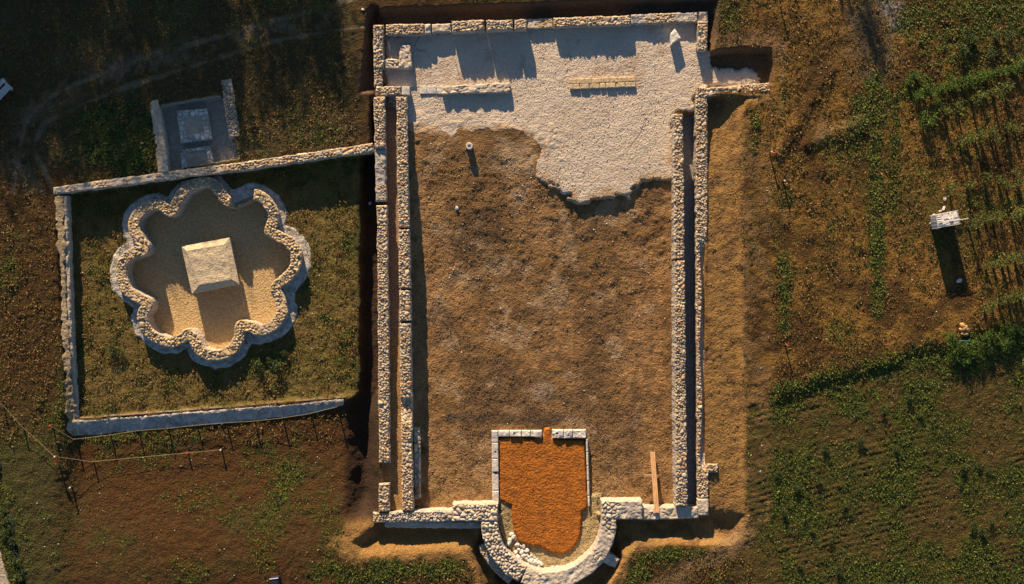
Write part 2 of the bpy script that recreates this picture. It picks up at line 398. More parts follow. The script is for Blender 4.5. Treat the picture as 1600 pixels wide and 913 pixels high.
ground = struct(mesh_np('ground', np.c_[X.ravel(), Y.ravel(), Zt.ravel()], grid_faces(*X.shape), M_GROUND, col=Cg.reshape(-1, 3)))
def gz(x, y):
    x = np.asarray(x, float); y = np.asarray(y, float)
    i = np.clip(np.searchsorted(gx, x) - 1, 0, len(gx) - 2); j = np.clip(np.searchsorted(gy, y) - 1, 0, len(gy) - 2)
    f = (x - gx[i]) / (gx[i + 1] - gx[i]); g = (y - gy[j]) / (gy[j + 1] - gy[j])
    return (Zt[i, j] * (1 - f) + Zt[i + 1, j] * f) * (1 - g) + (Zt[i, j + 1] * (1 - f) + Zt[i + 1, j + 1] * f) * g
def gsamp(A, x, y):
    i = np.clip(np.searchsorted(gx, x), 0, len(gx) - 1); j = np.clip(np.searchsorted(gy, y), 0, len(gy) - 1)
    return A[i, j]
def ground_at(px, py):
    z = 0.0
    for _ in range(3):
        x, y = P(px, py, z); z = float(gz(x, y))
    return x, y, z

# ------------------------------------------------------------------ sheets laid on the ground
def patch(name, poly_px, zref, zf, thick, edge, colf, m, res=.05, wa=.05, ws=.5, amp=.02, sc=.2, seed=3):
    poly = PP(poly_px, zref); lo = poly.min(0) - .1; hi = poly.max(0) + .1
    x = np.arange(lo[0], hi[0], res); y = np.arange(lo[1], hi[1], res)
    A, B = np.meshgrid(x, y, indexing='ij')
    d = sdf_poly(A, B, poly) + fbm(A, B, ws, seed, 3) * wa
    g = gz(A, B)
    top = zf(A, B) + (fbm(A, B, sc, seed + 1, 3) * amp + fbm(A, B, 1.5, seed + 2, 2) * amp * .8)
    t = sstep(-.02, edge, d)
    z = np.where(d > -.02, (g - .05) * (1 - t) + np.maximum(top, g + .01) * t, g - .08)
    fc = grid_faces(*A.shape); keep = (d > -res * 1.5).ravel()
    fc = fc[keep[fc].all(1)]
    used = np.unique(fc); remap = np.zeros(A.size, np.int64); remap[used] = np.arange(len(used))
    V = np.c_[A.ravel(), B.ravel(), z.ravel()][used]
    c = colf(A, B).reshape(-1, 3)[used] if colf else None
    return mesh_np(name, V, remap[fc], m, col=c)
def apron_col(A, B):
    d = sdf_poly(A, B, PP(apron_px, Z_APRON)); px = A * PXM + CX; py = CY - B * PXM
    n = fbm(A, B, 1.2, 91, 4)[..., None]; w = sstep(.1, .4, fbm(A, B, 2.2, 92, 4))[..., None]
    c = np.array((.52, .425, .335)) * (1 + .13 * n) * (1 - .35 * w) + np.array((.46, .36, .26)) * .35 * w
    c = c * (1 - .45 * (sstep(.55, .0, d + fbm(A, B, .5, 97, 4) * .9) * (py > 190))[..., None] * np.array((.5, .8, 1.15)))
    st_ = sstep(.16, .42, fbm(A, B, .9, 98, 5))[..., None]; c = c * (1 - .22 * st_ * np.array((.7, 1, 1.2)))
    ck = np.minimum(dist_line(px, py, [(710,92),(714,104),(717,117)]), np.minimum(dist_line(px, py, [(1010,182),(1003,205),(990,222),(984,228)]), dist_line(px, py, [(655,55),(646,69),(652,76),(664,78)])))
    return c * (1 - .6 * sstep(1.3, .3, ck)[..., None])
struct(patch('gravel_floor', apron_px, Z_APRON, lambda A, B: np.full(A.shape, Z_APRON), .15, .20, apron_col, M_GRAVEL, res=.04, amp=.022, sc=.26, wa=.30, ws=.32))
struct(patch('orange_sand_floor', orange_px, -.8, lambda A, B: -.74 + 0 * A, .12, .08, None, M_ORANGE, amp=.022, sc=.3, wa=.04))
# gravel skirt round the scalloped wall
ctr = oct_c.mean(0); nrm = np.roll(oct_c, -1, 0) - np.roll(oct_c, 1, 0); nrm = np.c_[nrm[:, 1], -nrm[:, 0]]; nrm /= np.linalg.norm(nrm, axis=1)[:, None]
sgn = np.sign(((oct_c + nrm * 3 - ctr) ** 2).sum(1).mean() - ((oct_c - nrm * 3 - ctr) ** 2).sum(1).mean()); nrm *= sgn
ang = np.arctan2(-(oct_c[:, 1] - ctr[1]), oct_c[:, 0] - ctr[0])
skw = 19 + 4 * np.cos(ang + .8)
skirt = oct_c + nrm * skw[:, None]
for _ in range(6): skirt = (np.roll(skirt, 1, 0) + skirt * 2 + np.roll(skirt, -1, 0)) / 4
def skirt_col(A, B): return np.array((.40, .36, .315)) * (1 + .2 * fbm(A, B, .8, 95, 4)[..., None] + .55 * fbm(A, B, .13, 96, 2)[..., None])
def skirt_z(A, B):
    inner = sdf_poly(A, B, PP([tuple(p) for p in oct_c], -.6))
    return np.where(inner > .1, -1.6, -.53)
def skirt_patch():
    innerp = PP([tuple(p) for p in oct_c], -.55)
    lo = innerp.min(0) - 1.2; hi = innerp.max(0) + 1.2; res = .045
    A, B = np.meshgrid(np.arange(lo[0], hi[0], res), np.arange(lo[1], hi[1], res), indexing='ij')
    di = sdf_poly(A, B, innerp); c0 = innerp.mean(0); th = np.arctan2(B - c0[1], A - c0[0])
    d = di + .70 + .10 * np.cos(th + .6) + .05 * np.cos(2 * th + .6) + fbm(A, B, .4, 5, 3) * .16
    for _ in range(10):                                    # soften the cusps
        d = .5 * d + .125 * (np.roll(d, 1, 0) + np.roll(d, -1, 0) + np.roll(d, 1, 1) + np.roll(d, -1, 1))
    t = sstep(-.02, .14, d)
    z = (-.70) * (1 - t) + (-.54 + fbm(A, B, .2, 8, 3) * .05) * t
    fc = grid_faces(*A.shape); keep = ((d > -res) & (di < .12)).ravel(); fc = fc[keep[fc].all(1)]
    used = np.unique(fc); rm = np.zeros(A.size, np.int64); rm[used] = np.arange(len(used))
    return mesh_np('gravel_border', np.c_[A.ravel(), B.ravel(), z.ravel()][used], rm[fc], M_GRAVEL, col=skirt_col(A, B).reshape(-1, 3)[used])
struct(skirt_patch())
struct(patch('path', [(-220,760),(-6,845),(4,868),(12,890),(20,920),(40,1000),(60,1100),(-220,1100)], 0, lambda A, B: gz(A, B) + .03, .03, .15,
             lambda A, B: np.array((.42, .33, .24)) * (1 + .15 * fbm(A, B, .8, 4, 3)[..., None]), M_GRAVEL, amp=.01, wa=.12))
# south gravel bank and west gravel bank of the enclosure
bankS = [(108,656),(330,640),(440,631),(540,621),(538,636),(470,652),(300,668),(150,682),(112,684),(104,670)]
def bankz(A, B):
    px = A * PXM + CX; py = CY - B * PXM
    d = -(((px - 112) * (622 - 656) - (py - 656) * 428) / math.hypot(428, 34)) / PXM
    return -.43 - .22 * sstep(.10, .75, d)
def bank_col(A, B): return np.array((.37, .335, .295)) * (1 + .25 * fbm(A, B, .5, 6, 4)[..., None] + .55 * fbm(A, B, .13, 96, 2)[..., None])
o = patch('gravel_bank', bankS, -.5, bankz, .2, .10, bank_col, M_GRAVEL, amp=.05, sc=.16, wa=.07)
struct(o)
bankW = [(85,306),(101,306),(105,420),(110,540),(115,660),(112,684),(102,676),(101,620),(96,520),(93,430),(88,360)]
o = patch('gravel_bank', bankW, .02, lambda A, B: (.09 - .50 * sstep(540, 675, CY - B * PXM)), .2, .05, lambda A, B: np.array((.29, .22, .14)) * (1 + .5 * fbm(A, B, .4, 6, 4)[..., None]), M_GRAVEL, amp=.05, sc=.16, wa=.16, ws=.4)
struct(o)

# ------------------------------------------------------------------ rubble walls
PAL = {'rubble': [(.50, .40, .28), (.56, .46, .34), (.44, .33, .22), (.38, .25, .155), (.38, .34, .29), (.48, .37, .25)],
       'pale':   [(.54, .45, .35), (.58, .50, .40), (.50, .42, .33), (.42, .36, .29), (.53, .47, .40)],
       'tan':    [(.47, .34, .20), (.52, .40, .25), (.42, .30, .17), (.50, .40, .28)]}
def wall(name, label, pts, width, zb, zt, cell=.12, amp=.07, pal='rubble', curve=False, group=None, gapc=(.15, .115, .085), closed=False,
         cat='wall', seed=0, plaster=0.0, plc0=(.48, .40, .32), capname='cobble_capping', mixed=.80, edge=.035, flat_ends=True):
    """pts: centre line in photo pixels; width px (number or two ends); zt number or f(u,t) -> top height"""
    zt_f = zt if callable(zt) else (lambda u, t: np.full(np.broadcast(u, t).shape, zt))
    zm = float(np.mean(zt_f(np.array([.5]), np.array([0.]))))
    line = catmull(pts, closed, 10) if curve else np.array(pts, float)
    if closed: line = np.vstack([line, line[:1]])
    L = PP([tuple(p) for p in line], zm)
    ds = .027
    C, s = resample(L, ds); n = len(C); u = s / s[-1]
    if closed:
        T = np.roll(C[:-1], -1, 0) - np.roll(C[:-1], 1, 0); T = np.vstack([T, T[:1]])
    else: T = np.gradient(C, axis=0)
    k = 5 if not curve else 3
    T /= np.linalg.norm(T, axis=1)[:, None] + 1e-9
    Nn = np.c_[T[:, 1], -T[:, 0]]                       # right-hand side
    wd = np.interp(u, np.linspace(0, 1, len(width)), width) if isinstance(width, (list, tuple)) else np.full(n, float(width))
    hw = wd / 2 / PXM * (H - zm) / H
    nt = max(6, int(round(2 * hw.max() / ds)) + 1); t = np.linspace(-1, 1, nt)
    el = 1 + fbm(s * 0 + 3.3 + seed, s, .32, 70 + seed, 3) * edge / hw * 1.6
    er = 1 + fbm(s * 0 + 9.1 + seed, s, .32, 90 + seed, 3) * edge / hw * 1.6
    if closed:
        bl = sstep(0, .03, u) * sstep(1, .97, u); el = 1 + (el - 1) * bl; er = 1 + (er - 1) * bl
    def off(tt):     # tt in -1..1, per row
        a = np.where(tt < 0, tt * el[:, None], tt * er[:, None]) * hw[:, None]
        return C[:, None, 0] + Nn[:, None, 0] * a, C[:, None, 1] + Nn[:, None, 1] * a
    Tg = np.broadcast_to(t, (n, nt)); Ug = np.broadcast_to(u[:, None], (n, nt))
    A, B = off(Tg)
    base = zt_f(Ug, Tg)
    wx = A + fbm(A, B, .25, 7, 2) * .05; wy = B + fbm(A, B, .25, 8, 2) * .05
    F1, F2, ci, cj = voronoi(wx, wy, cell, 100 + seed, .95)
    G1, G2, gi_, gj_ = voronoi(wx + 3.1, wy + 1.7, cell * 1.75, 300 + seed, .95); big = (hash2(np.floor(A / (cell * 3.4)), np.floor(B / (cell * 3.4)), 5 + seed) > mixed)
    F2 = np.where(big, G1 + (G2 - G1) * 1.0, F2); F1 = np.where(big, G1, F1); ci = np.where(big, gi_ + 5000, ci); cj = np.where(big, gj_, cj)
    cw_ = np.where(big, cell * 1.75, cell); ox = np.where(big, 3.1, 0.0); oy = np.where(big, 1.7, 0.0)
    dome = np.sqrt(np.clip((F2 - F1) / .62, 0, 1))
    rnd = hash2(ci, cj, 31 + seed); rnd2 = hash2(ci, cj, 57 + seed)
    st_h = amp * (dome * (.75 + .5 * rnd) - .55) + amp * .35 * (rnd2 - .5)
    tilt = ((wx + ox) / cw_ - ci + np.where(big, 5000, 0) - .5) * (hash2(ci, cj, 3) - .5) + ((wy + oy) / cw_ - cj - .5) * (hash2(ci, cj, 4) - .5); st_h = st_h + tilt * amp * .9
    pz = fbm(A, B, .35, 5 + seed, 4) * .09
    pl = plaster if not callable(plaster) else plaster(Ug, Tg)
    pl = np.clip(pl + (fbm(A, B, .5, 33 + seed, 3)) * 1.2 * (np.asarray(pl) > 0) * (np.asarray(pl) < 1), 0, 1) if np.any(np.asarray(pl) > 0) else 0.0
    h = st_h * (1 - pl) + pz * pl
    rim = np.minimum(1 - np.abs(Tg), 1) * hw[:, None]
    if not closed: rim = np.minimum(rim, np.minimum(s, s[-1] - s)[:, None])
    z = base + h - .06 * (1 - sstep(0, .05, rim))
    pc = np.array(PAL[pal]); pick = (rnd * len(pc)).astype(int) % len(pc)
    col = pc[pick] * np.array((.97, .92, .86)) * (.72 + .5 * rnd2)[..., None]
    g = sstep(.42, .18, dome)[..., None]; col = col * (1 - g) + np.array(gapc) * g
    if np.any(np.asarray(pl) > 0):
        plc = np.array(plc0) * (1 + .25 * fbm(A, B, .3, 14, 4)[..., None]); col = col * (1 - np.asarray(pl)[..., None]) + plc * np.asarray(pl)[..., None]
    dirt = sstep(.2, .42, fbm(A, B, 1.1, 19 + seed, 3))[..., None] * .35; col = col * (1 - dirt) + np.array((.25, .22, .20)) * dirt
    # body: side faces following the same edges
    zs = 7; step = 2; idx = np.unique(np.r_[np.arange(0, n, step), n - 1]); m = len(idx)
    topL = base[idx, 0] - .045; topR = base[idx, -1] - .045
    rows = []
    for sd, top in ((0, topL), (1, topR)):
        for q in range(zs):
            f = q / (zs - 1)
            zz = top * (1 - f) + zb * f
            e = (el if sd == 0 else er)[idx] * hw[idx] * (-1 if sd == 0 else 1)
            bulge = (voronoi(s[idx] + 50 * sd, zz, cell, 9 + seed)[0] * -.03 + .005) * (0 if q == 0 else 1) - (.004 if q == 0 else 0)
            e = e + (bulge) * (-1 if sd == 0 else 1)
            rows.append((C[idx, 0] + Nn[idx, 0] * e, C[idx, 1] + Nn[idx, 1] * e, zz))
    order = list(range(zs - 1, -1, -1)) + list(range(zs, 2 * zs))      # left bottom..top, right top..bottom
    V = np.stack([np.stack(rows[r], 1) for r in order], 1).reshape(-1, 3)
    nr = 2 * zs; F = grid_faces(m, nr)
    faces = [tuple(f) for f in F]
    if not closed:
        faces.append(tuple(range(nr))); faces.append(tuple((m - 1) * nr + q for q in range(nr - 1, -1, -1)))
    me = bpy.data.meshes.new(name); me.from_pydata(V.tolist(), [], faces); me.update(); me.materials.append(M_WALLBODY)
    w = bpy.data.objects.new(name, me); COL.objects.link(w); tag(w, label, cat, group)
    mesh_np(capname, np.c_[A.ravel(), B.ravel(), z.ravel()], grid_faces(n, nt)[:, ::-1], M_STONE, parent=w, col=col.reshape(-1, 3))
    return w
GN = 'segments of the north wall'; GW = 'long walls of the basilica'
# north wall segments
ZA = Z_APRON
def nwall(label, x0, y0, x1, y1, w, h, **k): return wall('stone_wall', label, [(x0, y0), (x1, y1)], w, -.75, ZA + h, group=GN, **k)
nwall('cobble topped north wall segment beside the small corner room', 603, 46.5, 663, 46, 17, .47, seed=1)
nwall('short pale mortar pier joined to the corner room segment', 663.5, 45.5, 673, 45, 16, .45, seed=2, plaster=1.0, amp=.02)
nwall('low cracked grey slab in the north wall gap', 675, 44.5, 704, 43.5, 14, .36, seed=3, plaster=.85, amp=.03, cell=.35)
nwall('tall cobbled north wall segment just right of the grey slab', 706, 42, 756.5, 40, 17.5, .66, seed=4)
nwall('tall cobbled north wall segment between the two narrow slots', 760, 40, 801, 38.5, 16, .68, seed=5)
nwall('shortest tall cobbled piece of the north wall', 804, 38.5, 822.5, 38, 16, .68, seed=6)
nwall('low yellowish mortared segment of the north wall', 824, 38, 864, 36, 16, .19, seed=7, pal='tan', amp=.045, plaster=.45)
nwall('longest cobbled segment of the north wall', 865, 35.5, 985, 31.5, 15.5, .43, seed=8)
nwall('grey flat topped north wall segment near the white boulder', 986, 30.5, 1090, 27, 16, .28, seed=9, plaster=.4, amp=.06, plc0=(.38, .35, .32))
nwall('smooth grey slab ending the north wall at its right corner', 1091, 26.5, 1106, 26, 17, .22, seed=10, plaster=1.0, amp=.02)
# corner room
wall('stone_wall', 'short cobbled wall closing the left corner beside the small room', [(591, 39), (591.5, 107)], [16, 16], -.8, 0.0, group='corner room walls', seed=11)
wall('stone_wall', 'narrow cobbled wall continuing below the corner room', [(590.5, 107), (591, 136)], 13, -.8, -.06, group='corner room walls', seed=12)
wall('stone_wall', 'short cobbled cross wall with pale end block above the corridor', [(587, 142), (627, 142)], 14, -.8, -.03, group='corner room walls', seed=13)
wall('stone_wall', 'small rough rubble wall crossing the corner room', [(599.5, 100), (623, 100)], 16, -.75, -.15, group='corner room walls', seed=14, pal='pale')
wall('stone_wall', 'stub of pale rubble wall at the corner room doorway', [(633, 70), (633.5, 108)], [17, 22], -.75, -.12, group='corner room walls', seed=15, pal='pale', plaster=.5, cell=.22)
# west side
wall('stone_wall', 'outer left long wall, upper cobbled length', [(592.5, 151), (594, 232)], [17, 17], -1.0, .10, group=GW, seed=16)
wall('stone_wall', 'outer left long wall, greyer length above the dark notch', [(594, 233), (595.5, 315)], [17, 17], -1.5, .02, group=GW, seed=17, plaster=.5, amp=.06, plc0=(.30, .285, .27))
wall('stone_wall', 'outer left long wall, longest cobbled length below the notch', [(596.5, 321), (599, 500), (600.8, 724)], [16.5, 17, 17], -1.5, .12, group=GW, seed=18)
wall('stone_wall', 'detached cobbled stub below the gap in the outer left wall', [(600, 755.5), (600.5, 800)], 17.5, -1.3, .06, group=GW, seed=19)
zi = lambda y: .02 + .09 * sstep(180, 480, np.asarray(y))
for k, (y0, y1, lb) in enumerate(((151, 356, 'inner left long wall, uppermost length beside the gravel floor'), (358.5, 451, 'inner left long wall, second length from the top'),
                                  (453.5, 502, 'inner left long wall, shortest length'), (505, 798, 'inner left long wall, longest lower length'))):
    x = lambda y: 627.5 + 10 * (y - 151) / 650
    wall('stone_wall', lb, [(x(y0), y0), (x((y0 + y1) / 2), (y0 + y1) / 2), (x(y1), y1)], [17, 17.5], -1.15,
         (lambda U, Tt, y0=y0, y1=y1: zi(y0 + (y1 - y0) * U) - .18 * sstep(620, 628, y0 + (y1 - y0) * U) * sstep(668, 640, y0 + (y1 - y0) * U) + 0 * Tt), group=GW, seed=20 + k)
wall('stone_wall', 'low dark row of larger stones along the inner left wall', [(651, 669), (652.5, 780)], 10.5, -1.1, -.42, cell=.27, amp=.09, group=GW, seed=25, gapc=(.12, .10, .08))
# east side
wall('stone_wall', 'short cobbled wall hanging from the right end of the north wall', [(1098, 33), (1097, 79)], 15.5, -.8, .02, group='right corner walls', seed=26)
wall('stone_wall', 'cobbled wing wall sticking out to the right', [(1100, 144.5), (1203, 136)], 14.5, -.8, .0, group='right corner walls', seed=27)
wall('stone_wall', 'short corner length where the wing wall meets the outer right wall', [(1096.8, 135), (1096.5, 169)], 17.5, -.8, -.02, group='right corner walls', seed=28)
wall('stone_wall', 'inner right long wall, upper length beside the gravel floor', [(1059.5, 178), (1061.5, 405)], [15, 16], -1.5, lambda U, Tt: .32 + .05 * U + 0 * Tt, group=GW, seed=29)
wall('stone_wall', 'inner right long wall, lower length running down to the cross wall', [(1061.8, 407.5), (1063, 600), (1065, 791)], [16, 17.5, 18], -1.5,
     lambda U, Tt: .37 + .05 * np.sin(U * 9) + 0 * Tt, group=GW, seed=30)
wall('stone_wall', 'outer right long wall with a lower shaded inner ledge', [(1095.5, 169.5), (1096, 420), (1097.5, 779)], [18, 17.5, 17], -1.5,
     lambda U, Tt: -.04 - .34 * sstep(.32, .40, U) * sstep(.95, .86, U) * sstep(.30 + .35 * np.sin(U * 23) * .5, .02 + .35 * np.sin(U * 23) * .5, Tt), group=GW, seed=31)
wall('stone_wall', 'tiny cobbled stub sticking out from the lower right wall', [(1105.5, 732.5), (1122, 732)], 14, -.7, .0, group='right corner walls', seed=32)
wall('stone_wall', 'pale mortared corner at the lower end of the outer right wall', [(1098.5, 780), (1098.8, 806)], 17, -.9, .03, group='right corner walls', seed=33, plaster=.8, pal='pale', amp=.05)
# south side
wall('stone_wall', 'cobbled lower cross wall left of the apse', [(608, 808), (658, 807.5), (708, 806.5)], [17, 17.5, 18], -1.1, .05, group='lower cross walls', seed=34, pal='pale')
wall('stone_wall', 'small cobbled end pad at the lower left corner', [(583, 809), (609.5, 808.5)], 16, -.9, -.02, group='lower cross walls', seed=35)
wall('wall_footing', 'blue grey mortared footing ledge below the left cross wall', [(601, 819), (690, 820.5), (752, 821)], 11, -1.1, -.22, group='lower cross walls', seed=36, plaster=1.0, amp=.02, cat='footing')
wall('stone_wall', 'raised cobbled shoulder left of the apse opening', [(707, 801.5), (778, 801)], 27, -1.1, .20, cell=.165, amp=.08, group='lower cross walls', seed=37, pal='pale')
wall('stone_wall', 'raised pale shoulder right of the apse opening', [(940, 798), (1004, 797.5)], 29, -1.1, .22, group='lower cross walls', seed=38, pal='pale', plaster=lambda U, Tt: .25 + .65 * sstep(.05, .5, U), cell=.2, amp=.09)
wall('stone_wall', 'white mortared cross wall carrying the end of the wooden plank', [(1003, 803), (1060, 801.5), (1091, 801.5)], [20, 20, 19], -1.1, .06, group='lower cross walls', seed=39, pal='pale', plaster=.85, cell=.22)
# apse
apl = [(764.5, 815)] + [(857.8 + 93.5 * math.cos(a), 815 + 92 * math.sin(a)) for a in np.radians(np.linspace(172, 116, 8))]
wall('apse_wall', 'curved left half of the apse wall paved with round cobbles', apl, [26, 27, 28], -1.1, .19, cell=.165, amp=.08, curve=True, group='apse walls', seed=40, mixed=.95, pal='pale')
apr = [(857.8 + 93.5 * math.cos(a), 815 + 92 * math.sin(a)) for a in np.radians(np.linspace(115, 8, 12))] + [(951, 811)]
wall('apse_wall', 'curved right half of the apse wall capped with whitish mortar', apr, [27, 28, 27, 25, 24], -1.1, .20, cell=.2, curve=True, group='apse walls', seed=41, pal='pale', plaster=lambda U, Tt: np.where(U > .88, .35, .9))
wall('apse_buttress', 'slanting mortared buttress on the right outside of the apse', [(938, 868), (951, 874), (965, 882)], [19, 17, 16], -1.0, lambda U, Tt: .14 - .25 * U + 0 * Tt, group='apse walls', seed=42, pal='pale', plaster=.9, cat='buttress')
wall('apse_footing', 'dark stepped footing outside the cobbled half of the apse', [(857.8 + 112 * math.cos(a), 815 + 110 * math.sin(a)) for a in np.radians(np.linspace(160, 122, 8))], 11, -1.1, -.25, curve=True, group='apse walls', seed=43, plaster=.6, cat='footing')
# enclosure
wall('enclosure_wall', 'long thin pale wall slanting above the scalloped building', [(83, 298.5), (200, 283), (400, 257), (583, 230.5)], [12.5, 13, 14, 13.5], -.95, .10, cell=.14, amp=.06, seed=44, pal='rubble', plaster=lambda U, Tt: .55 * sstep(.55, .4, U))
wall('enclosure_wall', 'narrow dark retaining wall along the left side of the yard', [(101.5, 306), (105, 420), (110, 560), (115, 655)], 7, -.95, lambda U, Tt: .03 - .46 * sstep(.65, 1.0, U) + 0 * Tt, seed=45, plaster=1.0, amp=.02, plc0=(.36, .30, .24))
wall('enclosure_wall', 'thin kerb wall along the lower side of the yard', [(112, 655.5), (330, 638.5), (540, 621)], 4, -.95, -.44, seed=46, plaster=1.0, amp=.02, plc0=(.16, .10, .07))
# scalloped baptistery wall
ob = np.array(oct_px)
def octtop(U, Tt):
    n0 = len(oct_px); k = U * n0            # index along control points
    return -.12 - .62 * sstep(6.3, 6.6, k) * sstep(8.5, 8.1, k) + .05 * np.sin(k * .9) - .08 * sstep(40, 46, k) - .06 * sstep(2, 0, k)
wall('scalloped_wall', 'eight lobed rubble wall with a broken gap at its upper right', oct_px, 17.5, -1.5, octtop, cell=.135, amp=.08, curve=True, closed=True, seed=47, pal='tan', plaster=.22, plc0=(.42, .31, .19))
# sunken chapel
wall('chapel_wall', 'plain grey wall with a lean profile left of the sunken platforms', [(240, 157), (247, 210), (255, 270)], [13, 18, 17], -.9, lambda U, Tt: .16 - .12 * sstep(-.2, .6, Tt) + 0 * U, seed=48, plaster=.9, amp=.03, plc0=(.42, .34, .26), group='sunken chapel walls')
wall('chapel_wall', 'cobbled wall right of the sunken platforms', [(353.5, 124), (359, 168), (367, 215)], [17, 18, 18], -.9, .05, seed=49, group='sunken chapel walls', gapc=(.11, .10, .09))
wall('chapel_wall', 'lower narrow cobbled wall meeting the slanting enclosure wall', [(369, 216), (371.5, 249)], [15, 14], -.9, -.25, seed=50, group='sunken chapel walls')
wall('chapel_wall', 'crumbling earthen edge beside the cobbled chapel wall', [(368, 126), (377, 170), (384, 218)], [6, 5, 5], -.7, -.10, seed=51, plaster=.8, group='sunken chapel walls')

# ------------------------------------------------------------------ cut blocks, platforms
def blockmesh(quad_px, z0, z1, seed, bev=.02, rough=.02, n=7, hole=None):
    """hexahedron with a rough, slightly domed top; quad_px TL,TR,BR,BL in photo pixels at the top"""
    Q = PP(quad_px, z1); u = np.linspace(0, 1, n * 3); v = np.linspace(0, 1, n * 3)
    Ug, Vg = np.meshgrid(u, v, indexing='ij')
    XY = ((1 - Ug) * (1 - Vg))[..., None] * Q[0] + (Ug * (1 - Vg))[..., None] * Q[1] + (Ug * Vg)[..., None] * Q[2] + ((1 - Ug) * Vg)[..., None] * Q[3]
    e = np.minimum(np.minimum(Ug, 1 - Ug) * np.linalg.norm(Q[1] - Q[0]), np.minimum(Vg, 1 - Vg) * np.linalg.norm(Q[3] - Q[0]))
    z = z1 + fbm(XY[..., 0], XY[..., 1], .25, seed, 4) * rough - bev * (1 - sstep(0, bev * 1.8, e))
    if hole is not None:
        hx, hy = P(hole[0], hole[1], z1); inside = (np.abs(XY[..., 0] - hx) < hole[2]) & (np.abs(XY[..., 1] - hy) < hole[2]); z = np.where(inside, z - .18, z)
    V = np.c_[XY.reshape(-1, 2), z.ravel()].tolist(); N = n * 3
    F = [tuple(f) for f in grid_faces(N, N)[:, ::-1]]
    ring = [i * N for i in range(N)] + [(N - 1) * N + j for j in range(1, N)] + [i * N + N - 1 for i in range(N - 2, -1, -1)] + [j for j in range(N - 2, 0, -1)]
    b = len(V)
    for r in ring: V.append([V[r][0], V[r][1], z0])
    for q in range(len(ring)):
        q2 = (q + 1) % len(ring); F.append((ring[q], ring[q2], b + q2, b + q))
    F.append(tuple(b + q for q in range(len(ring))))
    return V, F
def block(name, quad, z0, z1, m, parent=None, seed=0, **k):
    V, F = blockmesh(quad, z0, z1, seed, **k)
    me = bpy.data.meshes.new(name); me.from_pydata(V, [], F); me.update(); me.materials.append(m)
    import bmesh
    bm = bmesh.new(); bm.from_mesh(me); bmesh.ops.recalc_face_normals(bm, faces=bm.faces); bm.to_mesh(me); bm.free()
    o = bpy.data.objects.new(name, me); COL.objects.link(o)
    if parent is not None: o.parent = parent
    return o
# chancel kerb round the orange sand
k0 = empty('chancel_kerb', (0, 0, 0), 'pale cut stone kerb framing the orange sand bed', 'stone kerb')
ys_ = [673, 692, 717, 738, 767, 789]
for i in range(5):
    x = 768 + .3 * i; block('kerb_stone', [(x, ys_[i] + .5), (x + 10, ys_[i] + .5), (x + 10.3, ys_[i + 1] - .5), (x + .3, ys_[i + 1] - .5)], -1.1, -.66 + .02 * (i % 3), M_BLOCK, k0, 60 + i,
                            hole=(774, 706.5, .045) if i == 1 else ((774.5, 738.5, .05) if i == 3 else None))
xs_ = [778.5, 796, 815, 829, 847]
for i in range(4): block('kerb_stone', [(xs_[i] + .4, 673), (xs_[i + 1] - .4, 673), (xs_[i + 1] - .5, 682.5 + (2 if i == 3 else 0)), (xs_[i] + .4, 682.5)], -1.1, -.66 + .03 * (i % 2), M_BLOCK, k0, 70 + i, rough=.05, hole=(803.5, 677.5, .05) if i == 1 else None)
xs_ = [862.5, 881, 895, 916]
for i in range(3): block('kerb_stone', [(xs_[i] + .4, 672), (xs_[i + 1] - .4, 672), (xs_[i + 1] - .4, 685), (xs_[i] + .4, 685)], -1.1, -.62 + .02 * (i % 2), M_BLOCK, k0, 80 + i, rough=.06, hole=(870.5, 677.5, .05) if i == 0 else None)
ys_ = [686, 706, 728, 752, 775, 792]
for i in range(5): block('kerb_stone', [(915.5 + .7 * i, ys_[i] + .4), (918.5 + .7 * i, ys_[i] + .4), (919 + .7 * i, ys_[i + 1] - .4), (916 + .7 * i, ys_[i + 1] - .4)], -1.1, -.66, M_BLOCK, k0, 90 + i)
# thresholds in the gravel floor
th = wall('threshold', 'rough rubble threshold with a dark edge on the left of the gravel floor', [(690, 141.5), (797, 136.5)], [13, 17], -.7, -.20, cell=.2, amp=.08, seed=61, pal='pale', plaster=.55, cat='threshold')
for i, (a, b) in enumerate(((656, 667), (667.5, 682), (682.5, 692))): block('flush_block', [(a, 134.5), (b, 134.2), (b, 146.5), (a, 146.8)], -.7, -.39, M_BLOCK, th, 95 + i, bev=.01)
a0 = empty('ashlar_footing', (0, 0, 0), 'low yellowish footing of squared blocks on the right of the gravel floor', 'footing')
def tbl(u, v): return (888 + 104 * u + v * 2, 123.5 - 4 * u + v * 16.5)
cuts = [[0, .12, .25, .34, .5, .62, .74, .88, 1], [0, .16, .3, .46, .55, .7, .84, 1]]
M_TAN = mat('yellow_limestone', (.50, .37, .22), .9, .3, 7, .02, 11, .008, 30)
for r in range(2):
    for i in range(len(cuts[r]) - 1):
        u0, u1 = cuts[r][i] + .004, cuts[r][i + 1] - .004; v0, v1 = .5 * r + .02, .5 * r + .49
        block('squared_block', [tbl(u0, v0), tbl(u1, v0), tbl(u1, v1), tbl(u0, v1)], -.7, -.345 + .012 * ((i * 7 + r) % 3), M_TAN, a0, 100 + i + 9 * r, bev=.015, n=5)
# pale block at the end of the corner room cross wall
tag(block('stone_block', [(628, 135), (640, 135.5), (640, 149), (628, 148.5)], -.7, -.02, M_BLOCK, None, 121), 'single pale block ending the cross wall above the corridor', 'block')
# white boulder
tag(block('boulder', [(1047.5, 53), (1054.5, 44.5), (1063.5, 59), (1048.5, 70.5)], -.55, -.03, mat('white_limestone', (.64, .58, .50), .9, .15, 6, .02, 8), None, 122, rough=.04, bev=.03), 'lone white angular boulder standing on the gravel near the upper right', 'boulder')
